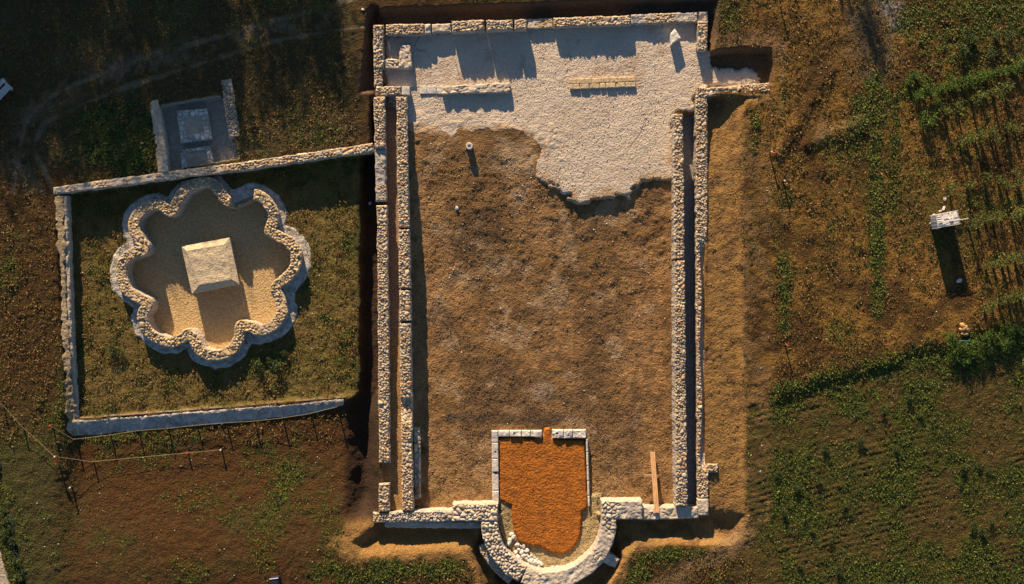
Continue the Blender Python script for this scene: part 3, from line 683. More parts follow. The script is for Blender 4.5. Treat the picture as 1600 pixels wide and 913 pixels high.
# slabs over the corner room floor
# plastered monument inside the scalloped wall
mo = empty('monument', (0, 0, 0), 'square cream plastered block with sloping rim inside the scalloped wall', 'monument')
qz, qt = -.62, -.45
outer = [(283.3, 385.2), (358.8, 371.3), (374.2, 444.6), (300, 459.5)]
inner = [(291, 392), (350.5, 382), (362, 436.5), (312, 445)]
So = PP(outer, qz); Si = PP(inner, qt)
def gridquad(Q, zq, n, seed, amp):
    u = np.linspace(0, 1, n); Ug, Vg = np.meshgrid(u, u, indexing='ij')
    w = [((1 - Ug) * (1 - Vg)), (Ug * (1 - Vg)), (Ug * Vg), ((1 - Ug) * Vg)]
    x = sum(w[k] * Q[k][0] for k in range(4)); y = sum(w[k] * Q[k][1] for k in range(4)); z = sum(w[k] * zq[k] for k in range(4))
    e = sstep(0, .08, np.minimum(np.minimum(Ug, 1 - Ug), np.minimum(Vg, 1 - Vg)))
    return np.c_[x.ravel(), y.ravel(), (z + fbm(x, y, .3, seed, 4) * amp * e).ravel()], grid_faces(n, n)[:, ::-1]
M_PLAS = mat('sandy_plaster', (.52, .41, .27), .95, .22, 10, .04, 9, .010, 30)
V = []; F = []; nb = 0
for Q, zq in [([Si[0], Si[1], Si[2], Si[3]], [qt] * 4)] + [([So[k], So[(k + 1) % 4], Si[(k + 1) % 4], Si[k]], [qz, qz, qt, qt]) for k in range(4)]:
    v, f = gridquad(Q, zq, 22, 5, .05); V.append(v); F.append(f + nb); nb += len(v)
tp = mesh_np('bevelled_top', np.vstack(V), np.vstack(F), M_PLAS, parent=mo, smooth=True)
mb = MB(); Sb = PP([(285.5, 387), (357, 374), (371, 442), (301.5, 456)], qz)
mb.add([(x, y, -1.5) for x, y in Sb] + [(x, y, qz - .01) for x, y in Sb], [(0, 3, 2, 1), (4, 5, 6, 7), (0, 1, 5, 4), (1, 2, 6, 5), (2, 3, 7, 6), (3, 0, 4, 7)])
mb.build('base', M_CONC, mo)
mb = MB(); mb.add([(x, y, qz - .06) for x, y in So] + [(x, y, qz - .002) for x, y in So], [(0, 3, 2, 1), (4, 5, 6, 7), (0, 1, 5, 4), (1, 2, 6, 5), (2, 3, 7, 6), (3, 0, 4, 7)])
mb.build('eave_slab', M_PLAS, mo)
# chapel platforms
def platform(label, quad, inset, z1, stoneborder, seed):
    p = empty('stone_platform', (0, 0, 0), label, 'platform', 'platforms in the sunken chapel')
    block('base', quad, -.95, z1 - .05, M_CONC, p, seed, bev=.01)
    Q = PP(quad, z1); n = 64; u = np.linspace(0, 1, n); U, W = np.meshgrid(u, u, indexing='ij')
    XY = ((1 - U) * (1 - W))[..., None] * Q[0] + (U * (1 - W))[..., None] * Q[1] + (U * W)[..., None] * Q[2] + ((1 - U) * W)[..., None] * Q[3]
    A, B = XY[..., 0], XY[..., 1]
    F1, F2, ci, cj = voronoi(A + fbm(A, B, .4, 3, 2) * .1, B + fbm(A, B, .4, 4, 2) * .1, .24, seed)
    dome = sstep(.02, .16, F2 - F1); r1 = hash2(ci, cj, seed)
    r = np.maximum(np.abs(U * 2 - 1) if stoneborder[1] else 0 * U, np.where(W < .5, np.abs(W * 2 - 1) * stoneborder[0], np.abs(W * 2 - 1) * stoneborder[2]))
    inn = sstep(inset + .02, inset - .02, r)
    z = z1 + (dome * .03 + r1 * .03 - .03) * (1 - inn) + inn * (fbm(A, B, .2, seed, 3) * .03 - .03)
    e = np.minimum(np.minimum(U, 1 - U), np.minimum(W, 1 - W)); z = z - .05 * (1 - sstep(0, .03, e))
    col = np.array((.52, .47, .40)) * (.65 + .6 * r1)[..., None]; g = (1 - dome)[..., None]; col = col * (1 - g) + np.array((.20, .17, .14)) * g
    col = col * (1 - inn[..., None]) + np.array((.34, .28, .21)) * inn[..., None] * (1 + .2 * fbm(A, B, .2, 5, 3))[..., None]
    mesh_np('flagstone_top', np.c_[A.ravel(), B.ravel(), z.ravel()], grid_faces(n, n)[:, ::-1], M_STONE, parent=p, col=col.reshape(-1, 3))
platform('square platform with a border of flat stones in the sunken chapel', [(275.6, 173), (323, 169.5), (331.5, 217), (282, 224)], .58, -.22, (1, 1, 1, 1), 130)
platform('smaller gravel filled platform against the slanting enclosure wall', [(280.5, 235), (328, 228), (336, 260), (284, 265)], .68, -.38, (1, 1, 0, 1), 160)

# ------------------------------------------------------------------ small objects
# column stump
x, y, z = ground_at(733.5, 229)
mb = MB(); mb.lathe([(.185, -.1), (.18, .05), (.165, .20), (.17, .25), (.155, .275), (.085, .275), (.075, .20), (.02, .20)], 22, Matrix.Translation((x, y, z)))
tag(mb.build('column_stump', M_BLOCK, None, smooth=False), 'short hollow stone column stump standing alone on the brown earth', 'column')
# plank bridge and its cross piece
def beam(name, a, b, za, zb_, w, h, m, label, cat):
    pa = Vector((*P(a[0], a[1], za), za)); pb = Vector((*P(b[0], b[1], zb_), zb_)); d = pb - pa
    M = Matrix.Translation((pa + pb) / 2) @ d.to_track_quat('X', 'Z').to_matrix().to_4x4()
    mb = MB(); L = d.length
    nseg = 3
    for k in range(nseg):   # three boards side by side read as one plank
        mb.box((0, (k - 1) * w / nseg, .003 * (k % 2)), (L - .03 * (k % 2), w / nseg - .008, h), 0, M)
    return tag(mb.build(name, m, None, bevel=.006), label, cat)
beam('wooden_plank', (1019.5, 706), (1026.3, 802), -.72, .14, .24, .06, M_WOOD, 'long brown wooden plank leaning onto the lower cross wall', 'plank')
beam('wooden_crosspiece', (1006, 743.5), (1029, 744.5), -.50, -.50, .13, .10, M_WOOD, 'short wooden crosspiece under the leaning plank', 'plank')
# loose stones
def rockmesh(seed, flat=.6):
    import bmesh
    bm = bmesh.new(); bmesh.ops.create_icosphere(bm, subdivisions=2, radius=1)
    r = random.Random(seed); ax_ = [Vector((r.uniform(-1, 1), r.uniform(-1, 1), r.uniform(-1, 1))).normalized() for _ in range(9)]; cut = [r.uniform(.55, .9) for _ in ax_]
    for v in bm.verts:
        p = v.co.copy()
        for a, c in zip(ax_, cut):
            dd = p.dot(a)
            if dd > c: p -= a * (dd - c)
        v.co = Vector((p.x * 1.15, p.y * .9, p.z * flat))
    me = bpy.data.meshes.new('rock'); bm.to_mesh(me); bm.free(); return me
M_ROCK = mat('white_rubble', (.60, .56, .53), .9, .3, 5, .03, 6)
M_TANROCK = mat('tan_rock', (.42, .25, .11), .9, .3, 5, .03, 6)
RK = [rockmesh(k) for k in range(7)]
for q in RK: q.materials.append(M_ROCK)
RT = [q.copy() for q in RK]
for q in RT: q.materials.clear(); q.materials.append(M_TANROCK)
def rock(px, py, r, name, label, group, lib=RK, dz=0.0, cat='stone'):
    x, y, z = ground_at(px, py)
    o = bpy.data.objects.new(name, random.choice(lib)); COL.objects.link(o)
    o.location = (x, y, z + r * .25 + dz); o.scale = (r, r, r); o.rotation_euler = (random.uniform(-.4, .4), random.uniform(-.4, .4), random.uniform(0, 6.3))
    return tag(o, label, cat, group)
gr = 'loose rubble inside the apse'
heap = [(a / 3.473 + 740, b / 3.473 + 650) for a, b in [(205,640),(215,655),(225,668),(200,672),(192,690),(235,700),(255,705),(272,708),(245,725),(262,738),(230,742),(285,730),(240,765),(255,778),(270,760),(290,752),(300,765),(315,760),(330,770),(285,775),(300,785),(318,785),(275,795),(292,803),(310,800),(330,790),(345,785),(350,800),(335,808),(355,815),(320,818),(300,822),(340,828),(360,835),(362,800)]]
for i, (a, b) in enumerate(heap):
    rock(a, b, random.uniform(.085, .17), 'rubble_stone', 'pale broken stone lying in the loose heap along the inner apse wall', gr, dz=random.uniform(0, .08))
rock(863.8, 887, .13, 'rubble_stone', 'left of two rounded stones against the curved foot of the apse', None); rock(870.3, 887.2, .12, 'rubble_stone', 'right of two rounded stones against the curved foot of the apse', None)
for i, (a, b, r, lb) in enumerate(((714, 326, .12, 'whitish stone lying in the brown earth on the left'), (1117.5, 733, .08, 'small stone beside the tiny wall stub'), (567, 15, .07, 'pale stone on the bank beside the upper left corner'),
        (578, 318, .09, 'tan stone next to the dark notch in the outer left wall'), (1188, 737, .06, 'little white stone in the weeds right of the trench'))):
    rock(a, b, r, 'field_stone', lb, None)
gt = 'tan rocks in the right hand weeds'
for a, b, r in ((1503,508,.15),(1507,513,.17),(1511,517,.16),(1502,516,.16),(1509,522,.16),(1504,520,.13)):
    rock(a, b, r, 'tan_rock', 'tan rock in the small heap below the shadow of the white tank', gt, RT, .05)
gi = 'stones round the white tank'
for a, b, r in ((1459,337,.13),(1460,346,.12),(1454,350,.11),(1463,356,.12),(1476,311,.1),(1474,326,.12),(1469,330,.09),(1499,439,.16)):
    rock(a, b, r, 'field_stone', 'pale stone lying in the grass close to the white tank', gi)
# white intermediate tank in its cage
tc_ = [(1463, 335.5), (1496.8, 328.8), (1501, 350), (1466, 356.3)]
Q = PP(tc_, 1.12); c = Q.mean(0); ex = Vector((*(Q[1] - Q[0] + Q[2] - Q[3]), 0)); wx_ = ex.length / 2; ey = Vector((*(Q[0] - Q[3] + Q[1] - Q[2]), 0)); wy_ = ey.length / 2
rz = math.atan2(ex.y, ex.x); zg = float(gz(c[0], c[1])) - .02
tk = empty('liquid_tank', (c[0], c[1], zg), 'white caged liquid tank with a pole across its top in the right hand meadow', 'tank', None, rz)
TH = 1.12 - zg
mb = MB()
mb.box((0, 0, .16 + (TH - .24) / 2), (wx_ - .05, wy_ - .05, TH - .24))
for k in range(5): mb.box((-wx_ * .36, wy_ * (-.32 + .16 * k), TH - .07), (wx_ * .2, .05, .035))
for sx, sy, w_, h_ in ((-.06, .2, .22, .32), (.36, .2, .2, .36), (-.02, -.33, .2, .2), (.32, -.33, .26, .2), (.15, .30, .10, .2)): mb.box((wx_ * sx, wy_ * sy, TH - .068), (wx_ * w_, wy_ * h_, .03))
mb.build('body', M_PLASTIC, tk, bevel=.015)
mb = MB(); mb.lathe([(.10, TH - .08), (.10, TH - .01), (.085, TH), (.035, TH), (.03, TH - .05)], 18, Matrix.Translation((.14 * wx_, -.02 * wy_, 0))); mb.build('lid', M_PLASTIC, tk)
mb = MB()
for zz in (.22, .45, .68, .9, TH - .06):
    r_ = .011
    ps = [(-wx_ / 2, -wy_ / 2, zz), (wx_ / 2, -wy_ / 2, zz), (wx_ / 2, wy_ / 2, zz), (-wx_ / 2, wy_ / 2, zz), (-wx_ / 2, -wy_ / 2, zz)]
    for a, b in zip(ps[:-1], ps[1:]): mb.tube([a, b], r_, 6)
for k in range(6):
    a = -wx_ / 2 + wx_ * k / 5
    for b in (-wy_ / 2, wy_ / 2): mb.tube([(a, b, .14), (a, b, TH - .05)], .011, 6)
for k in range(1, 4):
    b = -wy_ / 2 + wy_ * k / 4
    for a in (-wx_ / 2, wx_ / 2): mb.tube([(a, b, .14), (a, b, TH - .05)], .011, 6)
for b in (.12, ): mb.tube([(-wx_ / 2, -wy_ * b, TH - .03), (wx_ / 2, -wy_ * b, TH - .03)], .013, 6)
mb.build('cage', M_STEEL, tk)
mb = MB()
for b in (-.4, 0, .4): mb.box((0, b * wy_, .05), (wx_, .1, .10))
mb.box((0, 0, .125), (wx_, wy_, .04)); mb.build('pallet', M_WOOD, tk)
pa = P(1470, 347.5, 1.18); pb = P(1513, 342, 1.2)
mb = MB(); mb.tube([(*pa, 1.15), (*pb, 1.17)], .022, 8); tag(mb.build('pole', M_WHITEWOOD), 'thin pale pole lying across the top of the white tank', 'pole')
# teal tube and blue scrap in the weeds
x, y, z = ground_at(1505, 532.5); a = P(1497.5, 532.5, .35); b = P(1515, 533.5, .35); mb = MB(); mb.tube([(*a, z + .4), (*b, z + .36)], .03, 8); tag(mb.build('pipe', M_NET), 'short teal pipe lying over the weeds below the tan rocks', 'pipe')
# bench
zb0 = float(gz(*P(8, 145)))
a = Vector((*P(15, 129), 0)); b = Vector((*P(-26, 172), 0)); d = (a - b); L = d.length; rz = math.atan2(d.y, d.x); mid = (a + b) / 2
bn = empty('bench', (mid.x, mid.y, zb0), 'white wooden bench cut by the left edge of the photo', 'bench', None, rz)
mb = MB()
for k in range(2): mb.box((0, .05 + .10 * k, .46), (L, .085, .04))
mb.build('seat', M_WHITEWOOD, bn, bevel=.006)
mb = MB()
for k in range(3): mb.box((-.03, -.37 + .11 * k, .42 + .0 * k), (L, .095, .04))
mb.build('lower_seat', M_WHITEWOOD, bn, bevel=.006)
for s_ in (-1, 1):
    mb = MB(); mb.box((s_ * (L / 2 - .12), -.12, .36), (.08, .75, .07)); mb.box((s_ * (L / 2 - .12), -.3, .17), (.08, .08, .34)); mb.box((s_ * (L / 2 - .12), .12, .17), (.08, .08, .34)); mb.build('leg', M_WHITEWOOD, bn, bevel=.005)
# dark bin at the bottom edge
x, y = P(430, 915, .5); zg = float(gz(x, y))
bi = empty('bin', (x, y, zg), 'dark blue bin with a pale rim at the bottom edge of the photo', 'bin', None, .12)
mb = MB(); mb.box((0, 0, .3), (.42, .75, .6)); mb.build('body', M_DARK, bi, bevel=.02)
mb = MB(); mb.box((0, .362, .62), (.44, .03, .04)); mb.build('rim', M_PLASTIC, bi, bevel=.005)
mb = MB(); mb.box((0, 0, .606), (.36, .62, .03)); mb.build('lid', M_DARK, bi, bevel=.01)
# rope fences
gs = 'stakes of the rope fences'
def stake(px, py, h, label, flag=False, white=False):
    x, y = P(px, py, h * .9 - .2); z = float(gz(x, y))
    o = empty('stake', (x, y, z), label, 'stake', gs)
    mb = MB(); mb.tube([(0, 0, -.05), (.01, 0, h)], .034, 7); mb.build('rod', M_STAKE, o)
    if flag:
        mb = MB(); mb.tube([(.01, 0, h - .05), (.01, 0, h + .02)], .045, 8); mb.build('red_cap', M_RED, o)
    if white:
        mb = MB(); mb.tube([(.01, 0, h - .05), (.01, 0, h + .02)], .04, 8); mb.build('white_cap', M_PLASTIC, o)
    return Vector((x, y, z + h - .03))
def rope(pts, label):
    ps = []
    for a, b in zip(pts[:-1], pts[1:]):
        for k in range(8):
            t = k / 8; p = a.lerp(b, t); p.z -= .05 * math.sin(math.pi * t); ps.append(p)
    ps.append(pts[-1]); mb = MB(); mb.tube(ps, .009, 6)
    return tag(mb.build('rope', M_ROPE), label, 'rope')
fence_stakes = 'thin stake of the rope fence below the lower gravel bank'
A_ = [stake(80, 664.5, .42, 'red capped stake left of the lower gravel bank corner', True), stake(111, 688, .38, 'stake at the bend of the upper rope')]
for a, b in ((165,682),(209,675),(256,671.5),(302,666.5),(348,662.5),(393,660),(437,655),(482,648),(524,637)):
    A_.append(stake(a, b, .42, fence_stakes))
rope(A_, 'pale green rope strung along the lower gravel bank')
B_ = [stake(2, 628, .4, 'stake of the slack rope near the left edge'), stake(34, 664, .4, 'stake of the slack rope halfway to the red flag'), stake(87, 713, .4, 'stake carrying the red flag and slack rope', False, True), stake(138.5, 723.7, .38, 'stake where the slack rope turns right'),
      stake(288, 710, .32, 'red capped stake near the end of the slack rope', True), stake(341, 705, .34, 'white capped end stake of the slack rope', False, True)]
rope(B_, 'slack cream rope crossing the lower left meadow')
x, y, z = B_[2]; mb = MB()
fl_v = [(x + .05 + .04 * i, y - .06 - .035 * i - .08 * j, z - .02 - .06 * j + .02 * math.sin(i)) for i in range(5) for j in range(4)]
fl_f = [(i * 4 + j, (i + 1) * 4 + j, (i + 1) * 4 + j + 1, i * 4 + j + 1) for i in range(4) for j in range(3)]
mb.add(fl_v, fl_f); o = tag(mb.build('flag', M_RED), 'small red flag hanging from the slack rope', 'flag'); sm = o.modifiers.new('t', 'SOLIDIFY'); sm.thickness = .008
stake(107, 763, .40, 'lone white capped stake below the slack rope', False, True)
stake(1227.5, 539, .5, 'orange capped stake in the right hand meadow', True)
x_, y_, z_ = ground_at(1204, 240)
mp = stake(1204, 238, .55, 'white topped marker post beside the trench on the right', False, True)
mb = MB(); mb.tube([(mp.x + .01, mp.y - .08, mp.z), (mp.x + .16, mp.y - .06, mp.z - .02)], .03, 6); tag(mb.build('ribbon', M_RED), 'pinkish red ribbon tied to the white marker post', 'ribbon')
D_ = [stake(1221, 10, .5, 'stake of the thin line near the top edge right of the trench'), mp.copy(), stake(1224, 283, .4, 'white capped stake beside the pebble track', False, True)]
# ------------------------------------------------------------------ vegetation
def leaves(n_pts, pos, size, spread, k, tilt, cols, seed):
    """k diamond leaves round every position -> verts, faces, colours"""
    r = np.random.RandomState(seed); n = len(pos)
    a = r.uniform(0, 2 * np.pi, (n, k)); e = r.uniform(tilt[0], tilt[1], (n, k)); L = size[:, None] * r.uniform(.6, 1.3, (n, k)); W = L * r.uniform(.3, .5, (n, k))
    d = np.stack([np.cos(a) * np.cos(e), np.sin(a) * np.cos(e), np.sin(e)], -1)
    s = np.stack([-np.sin(a), np.cos(a), np.zeros_like(a)], -1)
    s = s + r.normal(0, .35, s.shape)
    b = pos[:, None, :] + np.stack([r.normal(0, 1, (n, k)), r.normal(0, 1, (n, k)), np.abs(r.normal(0, .5, (n, k)))], -1) * (spread * size)[:, None, None]
    v0 = b; v2 = b + d * L[..., None]; mid = b + d * (L * .5)[..., None]; v1 = mid + s * (W / 2)[..., None] + np.array([0, 0, 1]) * (L * .08)[..., None]; v3 = mid - s * (W / 2)[..., None] + np.array([0, 0, 1]) * (L * .08)[..., None]
    V = np.stack([v0, v1, v2, v3], 2).reshape(-1, 3)
    F = np.arange(len(V)).reshape(-1, 4)
    c = np.repeat((cols[:, None, :] * r.uniform(.65, 1.35, (n, k, 1))).reshape(-1, 3), 4, 0)
    return V, F, c
def scatter(name, label, N, dens, size, k, tilt, c0, c1, seed, spread=.5):
    r = np.random.RandomState(seed)
    x = r.uniform(-26.5, 26.5, N); y = r.uniform(-15.6, 15.6, N)
    dd = gsamp(dens, x, y); keep = r.uniform(0, 1, N) < dd; x = x[keep]; y = y[keep]
    z = gz(x, y); t = r.uniform(0, 1, (len(x), 1)); cols = np.array(c0) * (1 - t) + np.array(c1) * t
    sz = r.uniform(size[0], size[1], len(x)) * (.7 + .6 * np.clip(gsamp(dens, x, y), 0, 1))
    V, F, c = leaves(0, np.c_[x, y, z - .01], sz, spread, k, tilt, cols, seed)
    return stuff(mesh_np(name, V, F, M_LEAF, col=c, smooth=False), label, 'vegetation')
# masks
outside = (1 - sstep(-.35, -.1, n_sm * .35 + n_mid * .3 + sdf_poly(X, Y, PP([(540,0),(1112,0),(1112,80),(1205,78),(1205,150),(1160,165),(1162,845),(985,852),(960,920),(760,920),(735,864),(545,866),(540,630),(563,610),(563,240),(575,232)], 0))))
d_sk = sdf_poly(X, Y, PP([tuple(p) for p in skirt], -.5))
meadow = outside * (d_sk < -.02) * (d_chap < -.05) * (dpath < -.05)
for poly in (bankS, bankW): meadow = meadow * (sdf_poly(X, Y, PP(poly, -.2)) < -.02)
meadow = meadow * (dist_line(PX, PY, [(83,298),(583,230)]) > 8)
gpatch = sstep(.02, .34, n_mid + .35 * n_big + .2 * n_sm)
green = meadow * (.05 + .55 * gpatch)
green = np.maximum(green, meadow * se * (.22 + .78 * sstep(-.25, .22, n_mid + .6 * n_big)) * (.45 + .55 * rowm))
green = np.where(yard > .5, meadow * (.08 + .40 * sstep(.08, .32, n_sm + .5 * n_mid)), green)
for pts, w in (([(165,205),(205,225)], 1.9), ([(1420,140),(1490,130),(1600,95)], .7), ([(1470,560),(1540,545),(1620,540)], 1.3), ([(1168,640),(1168,780)], .35), ([(95,360),(100,500),(98,640)], .25), ([(1000,868),(1060,862),(1110,858)], .45), ([(1010,890),(985,905)], .5),
               ([(0,790),(20,870),(30,915)], .5), ([(390,570),(440,560)], .55), ([(430,790),(450,740)], 1.0), ([(500,890),(620,890),(700,885)], .7), ([(1340,210),(1370,150)], 1.2), ([(1370,120),(1368,260),(1372,480)], .45), ([(1400,150),(1396,330)], .3), ([(1420,30),(1500,15),(1600,20)], .8), ([(1440,60),(1540,45)], .5), ([(1226,400),(1226,520)], .4), ([(1180,180),(1176,420)], .22), ([(1205,612),(1340,580),(1500,548)], .75), ([(1425,62),(1600,18)], .22), ([(1430,85),(1520,60),(1600,45)], .2), ([(1440,105),(1520,80)], .2), ([(1440,20),(1600,-10)], .2), ([(1540,110),(1600,88)], .3), ([(115,690),(240,676)], .25)):
    green = np.maximum(green, meadow * sstep(w, w * .3, dist_line(X, Y, PP(pts)) + n_sm * w * .9))
green *= (1 - sstep(.5, .2, dist_line(X, Y, trk)) * .8)
green *= (1 - .75 * pb_) * (1 - .85 * sstep(.7, .2, dtk))
wst = (PX < 540) * (PY > 690); green *= (1 - .25 * wst)
dry = meadow * (1 - .8 * wst) * (1 - .6 * pb_) * (1 - .55 * se) * (.35 + .5 * sstep(-.2, .2, n_sm + .3 * n_mid))
scatter('green_weeds', 'low green weeds spreading over the meadow', 300000, green, (.040, .085), 6, (.0, .6), (.030, .046, .006), (.125, .155, .015), 201, .7)
scatter('dry_grass', 'short dry grass of the meadow', 110000, dry, (.05, .10), 5, (.1, .7), (.080, .046, .010), (.165, .092, .020), 202, .8)
edgew = sstep(.28, .05, np.abs(sdf_poly(X, Y, PP(trE, -.1))) + n_sm * .2) * (PX > 1140) * sstep(-.15, .1, n_mid)
scatter('trench_edge_weeds', 'weeds hanging over the edge of the trench on the right', 90000, edgew * .35, (.06, .13), 6, (.1, 1.0), (.030, .034, .010), (.075, .066, .020), 203, .7)
dpb = sdf_poly(X, Y, PP([(659,215),(1048,290),(1050,788),(662,790)], -.8))
inw = (dpb > 0) * sstep(.05, .3, fbm(X, Y, 2.4, 77, 5)) * (sdf_poly(X, Y, PP(apron_px, -.4)) < -.1) * (sdf_poly(X, Y, PP(orange_px, -.8)) < -.2)
scatter('dead_weeds', 'dead brown weed tufts on the earth floor', 60000, inw * .55, (.035, .075), 5, (.1, .9), (.075, .045, .022), (.15, .09, .045), 204, .8)
q = P(935, 408, -.85); gm = sstep(.3, .05, np.hypot(X - q[0], Y - q[1])); scatter('green_tuft', 'single green tuft on the earth floor', 60000, gm, (.05, .10), 6, (.1, 1), (.03, .05, .01), (.06, .08, .015), 205)
# pebbles
def pebbles(name, label, N, dens, size, c0, c1, seed, own=None, zf=None):
    r = np.random.RandomState(seed); x = r.uniform(-26, 26, N); y = r.uniform(-15, 15, N); keep = r.uniform(0, 1, N) < gsamp(dens, x, y); x = x[keep]; y = y[keep]; n = len(x)
    zz = gz(x, y) if zf is None else zf(x, y)
    s = size[0] + (size[1] - size[0]) * r.power(.5, n)
    base = np.array([(1, 0, 0), (.3, .9, 0), (-.8, .6, 0), (-.8, -.6, 0), (.3, -.9, 0), (.1, .1, .75), (0, 0, -.5)])
    a = r.uniform(0, 6.28, n); ca, sa = np.cos(a), np.sin(a)
    B = base[None] * (1 + r.uniform(-.25, .25, (n, 7, 1))) * s[:, None, None]
    V = np.stack([B[..., 0] * ca[:, None] - B[..., 1] * sa[:, None], B[..., 0] * sa[:, None] + B[..., 1] * ca[:, None], B[..., 2]], -1) + np.c_[x, y, zz + s * .15][:, None]
    f = np.array([(0, 1, 5), (1, 2, 5), (2, 3, 5), (3, 4, 5), (4, 0, 5), (1, 0, 6), (2, 1, 6), (3, 2, 6), (4, 3, 6), (0, 4, 6)])
    F = (np.arange(n)[:, None, None] * 7 + f[None]).reshape(-1, 3); t = r.uniform(0, 1, (n, 1)); c = np.repeat(np.array(c0) * (1 - t) + np.array(c1) * t if own is None else gsamp(Cg, x, y) * own * (.75 + .6 * t), 7, 0)
    return stuff(mesh_np(name, V.reshape(-1, 3), F, M_STONE, col=c, smooth=False), label, 'stones')
inner_peb = (dpb > 0) * (.10 + .5 * sstep(.1, .35, fbm(X, Y, 1.1, 79, 5))) * (sdf_poly(X, Y, PP(orange_px, -.8)) < -.1) * (sdf_poly(X, Y, PP(apron_px, -.4)) < -.05)
pebbles('pebbles', 'small pale pebbles scattered over the earth floor', 26000, inner_peb, (.012, .042), (.26, .20, .15), (.60, .54, .48), 301)
mp_ = meadow * (.05 + .25 * sstep(.1, .35, n_sm)) + meadow * .7 * sstep(.5, .1, dist_line(PX, PY, [(1455,190),(1470,230),(1480,300)]) / 32 + n_sm * .4)
mp_ = mp_ + meadow * .6 * sstep(.14, .02, dist_line(PX, PY, [(1222,215),(1216,262),(1202,300),(1196,340)]) / 32)
pebbles('field_pebbles', 'small stones scattered through the meadow', 26000, np.clip(mp_, 0, 1), (.012, .04), (.22, .17, .12), (.52, .47, .42), 302)
crumb = ((dpb > 0) & (sdf_poly(X, Y, PP(orange_px, -.8)) < -.05) & (sdf_poly(X, Y, PP(apron_px, -.4)) < -.05)) * .9
crumb = np.maximum(crumb, sstep(0, .2, np.maximum.reduce([d_trE, d_trS1, d_trS2])) * .55 * (sdf_poly(X, Y, PP([(585,20),(1106,20),(1106,815),(965,870),(860,930),(750,860),(585,820)], 0)) < 0))
crumb = np.maximum(crumb, (af > 0) * .8)
pebbles('earth_crumbs', 'small clods of loose earth on the dug floors', 110000, crumb, (.010, .040), (0, 0, 0), (0, 0, 0), 303, own=1.05)
orm = sdf_poly(X, Y, PP(orange_px, -.74)) > .05
pebbles('sand_crumbs', 'small lumps on the orange sand', 160000, orm * .9, (.010, .030), (.24, .075, .010), (.46, .17, .03), 304, zf=lambda x, y: x * 0 - .74)
gvm = sdf_poly(X, Y, PP(apron_px, Z_APRON)) > .2
pebbles('gravel_lumps', 'coarse lumps of the pale gravel floor', 110000, gvm * .75, (.012, .034), (.42, .34, .26), (.60, .50, .40), 305, zf=lambda x, y: x * 0 + Z_APRON)
# shrubs and vines
def shrub_mesh(name, seed, rad, hgt, n, lf, c0, c1, trunk=False):
    r = np.random.RandomState(seed); nb = 7
    bc = np.c_[r.uniform(-1, 1, nb) * rad * .6, r.uniform(-1, 1, nb) * rad * .6, r.uniform(.35, .95, nb) * hgt]; br = r.uniform(.3, .55, nb) * rad
    w = r.randint(0, nb, n); p = bc[w] + r.normal(0, 1, (n, 3)) * br[w][:, None] * np.array([.6, .6, .45])
    p[:, 2] = np.clip(p[:, 2], .02, hgt * 1.15); t = r.uniform(0, 1, (n, 1)); tone = (.7 + .6 * r.uniform(0, 1, nb))[w][:, None]
    V, F, c = leaves(0, p, np.full(n, lf), .4, 3, (-.5, 1.1), (np.array(c0) * (1 - t) + np.array(c1) * t) * tone, seed + 1)
    V = V.tolist(); F = F.tolist(); c = c.tolist()
    mb = MB()
    for k in range(nb): mb.tube([(0, 0, -.05), (bc[k][0] * .4, bc[k][1] * .4, bc[k][2] * .5), tuple(bc[k])], [.028 if trunk else .015, .015, .005], 5)
    b = len(V); V += [list(v) for v in mb.v]; c += [[.07, .045, .03]] * len(mb.v)
    F += [[b + q for q in f] for f in mb.f if len(f) == 4]
    me_o = mesh_np(name, np.array(V), np.array(F), M_LEAF, col=np.array(c), smooth=False); me = me_o.data; bpy.data.objects.remove(me_o); return me
VM = [shrub_mesh('vine', 400 + k, .34, .85, 85, .08, (.045, .060, .008), (.120, .125, .018), True) for k in range(4)]
HM = [shrub_mesh('shrub', 420 + k, .40, .52, 220, .08, (.030, .060, .006), (.100, .150, .015)) for k in range(4)]
DM = [shrub_mesh('weed_bush', 440 + k, .34, .32, 150, .075, (.025, .045, .008), (.070, .085, .016)) for k in range(4)]
def plant(name, lib, px, py, s, label, group, cat, hz=.5):
    x, y = P(px, py, hz); z = float(gz(x, y))
    o = bpy.data.objects.new(name, random.choice(lib)); COL.objects.link(o); o.location = (x, y, z); o.scale = (s, s, s * random.uniform(.85, 1.2)); o.rotation_euler = (0, 0, random.uniform(0, 6.3))
    return tag(o, label, cat, group)
rows = {'topmost': [(1479,173),(1497,165),(1519,155),(1538,149),(1554,145),(1573,138),(1590,131)],
        'second': [(1505,222),(1515,219),(1526,216),(1537,209),(1548,203),(1558,217),(1574,199),(1588,201)],
        'third': [(1487,291),(1515,292),(1530,290),(1542,278),(1562,282),(1576,290),(1587,270),(1596,284)],
        'fourth': [(1518,348),(1532,346),(1541,340),(1555,342),(1568,336),(1584,338),(1595,330)],
        'fifth': [(1532,420),(1543,416),(1554,414),(1566,409),(1577,407),(1590,404)],
        'lowest': [(1540,480),(1551,476),(1562,470),(1575,467),(1588,461),(1597,458)]}
for rn, pts in rows.items():
    for a, b in pts:
        if random.random() < .93: plant('grape_vine', VM, a + random.uniform(-2, 2), b + random.uniform(-2, 2), random.uniform(.8, 1.2), 'low leafy vine in the %s row of the vineyard at the right edge' % rn, 'vines of the %s row' % rn, 'vine')
hz_ = [(680,380),(705,360),(740,430),(720,450),(780,440),(800,490),(760,560),(745,590),(812,415),(840,425),(870,390),(895,400),(920,388),(950,380),(980,372),(1010,366),(1040,357),(1070,350),(1100,342),(1130,336),(1160,330),(1190,322),(1215,312)]
for a, b in hz_:
    plant('hedge_shrub', HM, 1200 + a / 3.0425, b / 3.0425, random.uniform(.65, 1.0), 'bright green shrub in the hedge line crossing the upper right field', 'shrubs of the upper right hedge', 'shrub', .4)
